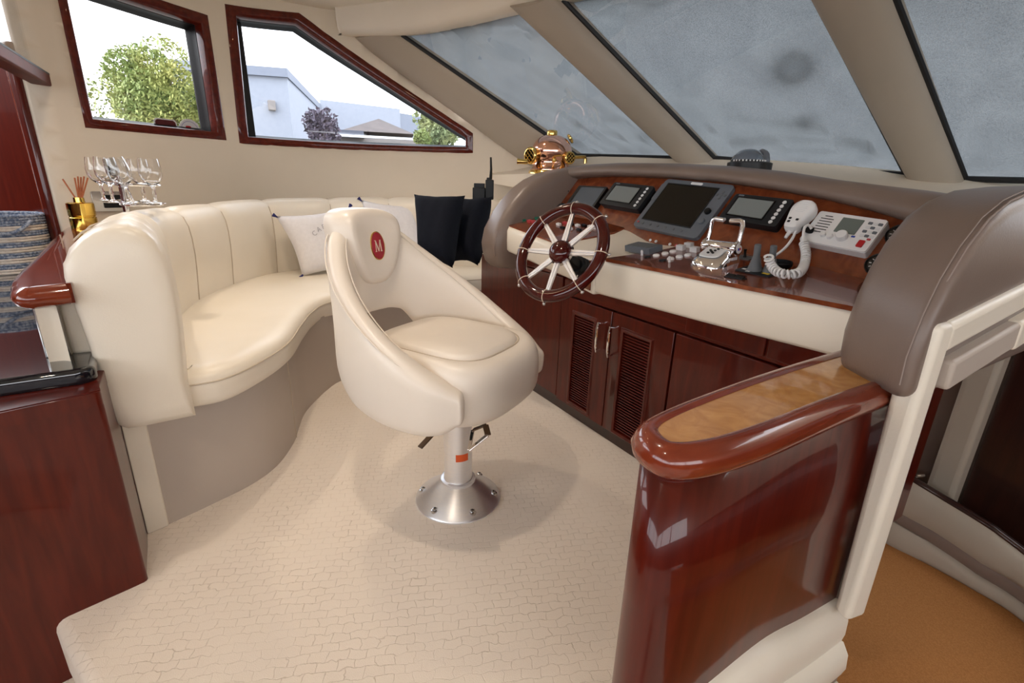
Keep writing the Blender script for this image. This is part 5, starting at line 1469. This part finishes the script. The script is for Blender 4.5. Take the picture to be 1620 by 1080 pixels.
# wall sockets
def wall_frame(u, v, off=.026):
    s, z = wall_hit(u, v); p = wall_at(s, z, off); t = (wall_at(s+.02, z)-wall_at(s-.02, z)).normalized()
    return frame(p, t, V((0, 0, 1)), t.cross(V((0, 0, 1))).normalized())
o = thing('power_socket', 'chrome framed wall socket behind the wine glasses', 'socket', mtx=wall_frame(170, 318))
plate('cover_plate', .16, .10, .008, 0, .010, M_steel, o, bevel=.003); plate('insert', .09, .065, .004, .010, .013, M_black, o, .01, 0)
o = thing('ledge_switch', 'flat brown switch plate on the bar ledge below the caddy', 'switch', mtx=frame(PZ(170, 350, LT), V((1, 0, 0)), V((0, 1, 0)), V((0, 0, 1))))
plate('cover_plate', .11, .06, .006, 0, .008, M_rim, o, bevel=.002); plate('insert', .06, .03, .003, .008, .010, M_bronze, o)
# handheld radio with charger behind the sofa's far end
hp0 = back_at(3.15)[0]
rp_ = PD(776, 304, 3.0); 
hrd = thing('handheld_radio', 'black handheld radio with long aerial upright in its charger behind the sofa', 'radio', (rp_.x, rp_.y, rp_.z-.02))
sc_ = 3.0/_fp
fxv = ROT @ V((1, 0, 0)); fxv.z = 0; fxv.normalize()
def rbox(u0, u1, v0, v1, th, d=3.0):
    a = PD(u0, v1, d); b = PD(u1, v0, d); c = (a+b)/2; return MB().box(c, ((u1-u0)*sc_, th, (v1-v0)*sc_), Matrix.Rotation(math.atan2(fxv.y, fxv.x), 3, 'Z'))
rbox(768, 781, 285, 315, .04).obj('radio_body', M_black, hrd, bevel=.006)
rbox(770, 777, 281, 286, .025).obj('radio_knob', M_black, hrd, bevel=.004)
MB().tube([PD(776, 284, 3.0), PD(777, 268, 3.0), PD(776.5, 249, 3.0)], [.010, .0075, .006], 8).obj('aerial', M_black, hrd)
chg = thing('radio_charger', 'black charger base beside the handheld radio', 'charger', PD(758, 305, 3.0))
rbox(748, 768, 297, 315, .06, 3.03).obj('charger_body', M_black, chg, bevel=.004); rbox(750, 767, 290, 298, .05, 3.05).obj('charger_screen', M_dark, chg, bevel=.003)
# window stickers
s0, z0 = wall_hit(279, 198); 
def decal(name, label, u, v, off=-.106): return thing(name, label, 'sticker', mtx=wall_frame(u, v, off))
o = decal('window_sticker', 'maroon shield sticker at the foot of the rectangular window', 279, 198)
plate('white_border', .125, .075, .02, 0, .0006, M_white, o); plate('maroon_field', .112, .062, .018, .0006, .0010, mat('maroon_print', (.10, .012, .014), .5), o); plate('gold_mark', .06, .016, .004, .001, .0013, mat('gold_print', (.30, .20, .11), .5), o, 0, -.012)
o = decal('window_sticker', 'round white sticker with red and blue emblem in the window corner', 316, 205)
MB().lathe([(.0005, 0), (.062, 0), (.062, .0006), (.0005, .0006)], 36).obj('white_disc', M_white, o, local=True)
MB().lathe([(.050, .0007), (.046, .0009)], 36, caps=False).obj('ring_print', mat('lilac_print', (.45, .45, .62), .5), o, local=True)
plate('blue_emblem', .040, .026, .010, .0006, .0011, M_blue, o, .002, -.004); plate('red_emblem', .034, .022, .010, .0008, .0014, M_red, o, -.008, .012)

# ================================================================ COPPER DIVING HELMET
hd_c = PY(873, 240, 1.93); hs = (hd_c-CPOS).length/_fp*.98
hz0 = HZ(873, 272, hd_c.xy)
hel_ = thing('diving_helmet', 'copper and brass diving helmet standing on the dash behind the hood', 'helmet', (hd_c.x, hd_c.y, hz0))
rr_ = 30*hs; zc = HZ(873, 240, hd_c.xy); ztop_ = HZ(873, 213, hd_c.xy)
o3 = V((hd_c.x, hd_c.y, 0)); hgt = ztop_-zc
pf = [(rr_*1.05, hz0), (rr_*1.05, hz0+.012), (rr_*.98, hz0+.016)]+[(rr_*math.cos(a)**.85, zc+hgt*math.sin(a)) for a in [R(k) for k in range(-35, 90, 7)]]+[(.0005, ztop_)]
pf = [(r, z) for r, z in pf if z >= hz0]
MB().lathe(sorted(pf[:3], key=lambda q: q[1])+[q for q in pf[3:] if q[1] > hz0+.018], 40, o=o3).obj('copper_dome', M_copper, hel_, angle=60)
MB().lathe([(rr_*1.12, hz0-.05), (rr_*1.16, hz0-.04), (rr_*1.12, hz0+.002), (rr_*1.02, hz0+.012)], 40, o=o3, caps=False).obj('neck_ring', M_brass, hel_, angle=60)
def port(cx_, r, dirv, name, grill='cross', depth=.02):
    z = dirv.normalized(); x = V((0, 0, 1)).cross(z)
    x = x.normalized() if x.length > 1e-3 else V((1, 0, 0)); y = z.cross(x)
    Mx = frame(cx_, x, y, z)
    rt_ = Matrix((x, y, z)).transposed()
    p = MB().lathe([(r*1.18, -depth), (r*1.22, 0), (r*1.15, depth*.5), (r*1.0, depth*.7), (r*.88, depth*.7), (r*.85, depth*.2)], 28, m=rt_, o=cx_, caps=False).obj(name, M_brass, hel_, angle=45)
    MB().lathe([(r*.9, depth*.15), (.0005, depth*.15)], 24, m=rt_, o=cx_, caps=False).obj('port_glass', M_screen, p)
    for k in range(-1, 2):
        for sg_ in (1, -1):
            a = R(45)*sg_; d = V((math.cos(a), math.sin(a), 0)); n_ = V((-d.y, d.x, 0))*k*r*.48; hl = r*.86*math.sqrt(max(.05, 1-(k*.55)**2))
            MB().tube([Mx @ (n_-d*hl+V((0, 0, depth*.55))), Mx @ (n_+d*hl+V((0, 0, depth*.55)))], r*.065, 6).obj('grille_bar', M_brass, p)
    return p
right = ROT @ V((1, 0, 0)); right.z = 0; right.normalize(); fw = V((-right.y, right.x, 0)); toward_cam = -fw
def hp3(u, v, d): return hd_c+right*((u-873)*hs)+V((0, 0, 1))*((240-v)*hs)-fw*d
port(hp3(841, 247, rr_*.55), 10*hs, -right*.75+toward_cam*.75, 'face_port')
port(hp3(898, 249, rr_*.75), 7.5*hs, right*.45+toward_cam*.9, 'side_port', depth=.014)
port(hp3(872, 213, 0), 6.5*hs, V((0, 0, 1)), 'top_port', depth=.016)
MB().lathe([(7*hs, 0), (7.5*hs, .01), (5*hs, .018), (.0005, .02)], 20, m=V((0, 0, 1)).rotation_difference(right+V((0, 0, .7))).to_matrix(), o=hp3(898, 222, 0)).obj('valve', M_brass, hel_)
MB().tube([hp3(905, 247, 0), hp3(918, 246, 0), hp3(923, 246, 0), hp3(924, 249, 0), hp3(924, 257, 0)], 2.6*hs, 10).obj('pipe_elbow', M_brass, hel_)
MB().tube([hp3(836, 256, rr_*.7), hp3(826, 256, rr_*.8), hp3(821, 256, rr_*.8)], [3.6*hs, 3.6*hs, 4.2*hs], 12).obj('spigot', M_brass, hel_)
MB().tube([hp3(874, 248, rr_), hp3(887, 246, rr_*1.0)], 1.1*hs, 8).obj('hinge_rod', M_brass, hel_); MB().sphere(hp3(875, 253, rr_*1.0), 3.4*hs, 12, 8).obj('boss', M_brass, hel_)

# ================================================================ COMPASS ON THE HOOD
kp = PY(1186, 258, 1.92); ks = (kp-CPOS).length/_fp
kc = thing('compass', 'small dark domed compass on top of the hood', 'compass', kp+V((0, 0, -.012)))
MB().lathe([(.0005, -.03), (28*ks, -.03), (28*ks, .0), (25*ks, .004), (.0005, .004)], 32, o=kp).obj('compass_base', M_black, kc)
MB().lathe([(21*ks, .002), (21*ks, .012), (19*ks, 9*ks), (13*ks, 15*ks), (6*ks, 17.5*ks), (.0005, 18*ks)], 32, o=kp-right*3*ks).obj('compass_dome', mat('smoked_dome', (.10, .13, .17), .12, coat=1), kc, angle=60)
MB().lathe([(21.5*ks, .003), (21.5*ks, .010), (20.5*ks, .012)], 32, o=kp-right*3*ks, caps=False).obj('card_ring', M_black, kc)
for k in range(14):
    a = -PI/2+math.atan2(right.y, right.x)+R(-75+150*k/13); q = kp-right*3*ks+V((math.cos(a)*21.8*ks, math.sin(a)*21.8*ks, .008)); MB().box(q, (.004, .004, .006)).obj('card_mark', M_white, kc, smooth=False)
MB().lathe([(.0005, -.012), (17*ks, -.012), (19*ks, -.004), (17*ks, .012), (.0005, .014)], 28, m=V((0, 0, 1)).rotation_difference(right).to_matrix(), o=kp+right*18*ks+V((0, 0, .0))+fw*.02).obj('hood_cap', M_grey, kc)

# ================================================================ OUTSIDE THE SIDE WINDOWS
struct(MB().add([(-120, -120, -1.6), (40, -120, -1.6), (40, 120, -1.6), (-120, 120, -1.6)], [(0, 1, 2, 3)]).obj('ground', M_grass, recalc=False), 'ground outside')
def far(u, v, d): return CPOS+ray(u, v).normalized()*d
def fxy(u, d): # horizontal distance d along the bearing of column u at the horizon
    r = ray(u, 277+(u-328)*.032); k = d/math.hypot(r.x, r.y); return V((r.x*k, r.y*k, 0))
dA, dB = 22.0, 31.0
cA = fxy(470, dA); zA = HZ(470, 113, cA.xy); cB = fxy(516, dB); zB = HZ(516, 158, cB.xy)
lf = fxy(300, dA+1.0); wr2 = fxy(637, dB+1.5)
bA = thing('commercial_building', 'pale flat roofed commercial building seen through the sloping window', 'building', (cA.x, cA.y, -1.6))
dback = (cB-cA)
q4 = [lf, cA, cB, lf+dback]
def block(name, q, z0, z1, m_, par): return MB().hexa([V((p.x, p.y, z0)) for p in q]+[V((p.x, p.y, z1)) for p in q]).obj(name, m_, par)
block('near_wing', q4, -1.6, zA, M_block, bA); block('near_parapet', [p+(p-sum(q4, V())/4).normalized()*.15 for p in q4], zA-.25, zA+.05, M_block2, bA)
bk2 = cB+dback*.8; q5 = [cB, wr2, wr2+dback*.8, bk2]
block('rear_wing', q5, -1.6, zB, M_block, bA)
wr3 = fxy(700, dB+4); q6 = [wr2-V((.1, .1, 0)), wr3, wr3+dback*.5, wr2+dback*.5]; block('side_wing', q6, -1.6, zB-.2, M_block2, bA)
vt = lf.lerp(cA, .60); MB().lathe([(.0005, 0), (.09, 0), (.09, .5), (.0005, .5)], 10, o=(vt.x-.6, vt.y, zA)).obj('roof_vent', M_block2, bA)
wlp = lf.lerp(cA, .84); wd = (cA-lf).normalized(); MB().box((wlp.x+wd.y*.12, wlp.y-wd.x*.12, HZ(461, 170, wlp.xy)), (.25, .25, .35)).obj('wall_lamp', M_brickw, bA, bevel=.03)
# bungalow
dH = 17.0
h1 = fxy(528, dH); h2 = fxy(668, dH); he = HZ(600, 218, fxy(600, dH).xy); hpk = HZ(604, 187, fxy(604, dH+2).xy)
ho = thing('bungalow', 'low brick bungalow with a brown hipped roof outside the sloping window', 'house', (h1.x, h1.y, -1.6))
hb_ = fxy(610, dH+5)-fxy(610, dH)
qh = [h1, h2, h2+hb_, h1+hb_]
block('walls', [p.lerp(sum(qh, V())/4, .06) for p in qh], -1.6, he, M_brickw, ho)
m = MB(); ap = fxy(604, dH+2.2); e4 = [fxy(546, dH+.6), fxy(658, dH+.6), fxy(658, dH+.6)+hb_*.8, fxy(546, dH+.6)+hb_*.8]
ez = HZ(600, 209, e4[0].xy)
m.add([V((p.x, p.y, ez)) for p in e4]+[V((ap.x, ap.y, hpk))], [(0, 1, 4), (1, 2, 4), (2, 3, 4), (3, 0, 4), (3, 2, 1, 0)]); m.obj('hipped_roof', M_shingle, ho, smooth=False)
e5 = [fxy(527, dH-.5), fxy(580, dH-.5), fxy(580, dH+1.5), fxy(527, dH+1.5)]; block('porch_roof', e5, HZ(540, 215, e5[0].xy), HZ(540, 205, e5[0].xy), M_slate, ho)
block('gutter', [fxy(526, dH-.6), fxy(668, dH-.6), fxy(668, dH-.4), fxy(526, dH-.4)], HZ(600, 219, fxy(600, dH-.6).xy), HZ(600, 215.5, fxy(600, dH-.6).xy), M_white, ho)
for u in (556, 585, 615, 645):
    a = fxy(u-7, dH+.12); b = fxy(u+7, dH+.12); off = (CPOS-a); off.z = 0; off = off.normalized()*.35
    f = block('window', [a+off, b+off, b+off*.5, a+off*.5], he-1.3, he-.25, M_dark, ho)
def tree(name, label, u, v, rpx, d, m_, n, leaf, seed, squash=1.0, trunk=True, group=None):
    rnd = random.Random(seed); c = CPOS+ray(u, v).normalized()*d; rad = rpx/_fp*d*1.05
    o = thing(name, label, 'tree' if 'tree' in name else 'shrub', (c.x, c.y, -1.6), group=group)
    vs = []; fs = []
    blobs = [(V((rnd.gauss(0, .38), rnd.gauss(0, .38), rnd.gauss(0, .36)*squash))*rad, rad*rnd.uniform(.32, .55)) for _ in range(26)]
    blobs = [(b if b.length < rad*.72 else b.normalized()*rad*.68, r) for b, r in blobs]
    for k in range(n):
        b, r = rnd.choice(blobs); dv = V((rnd.gauss(0, 1), rnd.gauss(0, 1), rnd.gauss(0, 1))).normalized(); p = c+b+dv*r*rnd.uniform(.75, 1.0)
        a1 = V((rnd.gauss(0, 1), rnd.gauss(0, 1), rnd.gauss(0, 1))).normalized(); a2 = a1.orthogonal().normalized(); s = leaf*rnd.uniform(.6, 1.2); i = len(vs)
        vs += [p-a1*s, p+a2*s*.5, p+a1*s, p-a2*s*.5]; fs.append((i, i+1, i+2, i+3))
    lf_ = MB().add(vs, fs).obj('foliage', m_, o, smooth=False, recalc=False, kind='stuff')
    if trunk:
        MB().tube([V((c.x, c.y, -1.6)), V((c.x+.1, c.y, c.z-rad*.5)), c+V((0, 0, rad*.2))], [rad*.09, rad*.07, rad*.03], 8).obj('trunk', M_trunk, o)
        for k in range(7):
            b, r = rnd.choice(blobs); MB().tube([c-V((0, 0, rad*.45)), c+b*.6, c+b], [rad*.03, rad*.02, rad*.008], 6).obj('branch', M_trunk, o)
    return o
tree('maple_tree', 'round green maple tree turning yellow outside the rectangular window', 256, 166, 60, 15, M_leafg, 15000, .055, 5)
tree('purple_shrub', 'dark purple shrub against the pale building', 510, 208, 25, 13, M_leafp, 2000, .06, 31, 1.5)
tree('willow_tree', 'dull green drooping tree at the right end of the sloping window', 694, 200, 32, 15, M_leafd, 3600, .075, 12, 1.3)
tree('willow_tree', 'yellow-green bush low in the right corner of the sloping window', 668, 218, 12, 14, M_leafg, 900, .05, 14)
for (x, y), w_ in zip(LAMPS, ('above the sofa corner', 'above the helm chair', 'above the open carpet', 'above the navy pillows', 'above the bar ledge')): downlight(x, y, 9, 'small recessed brass ceiling downlight '+w_)
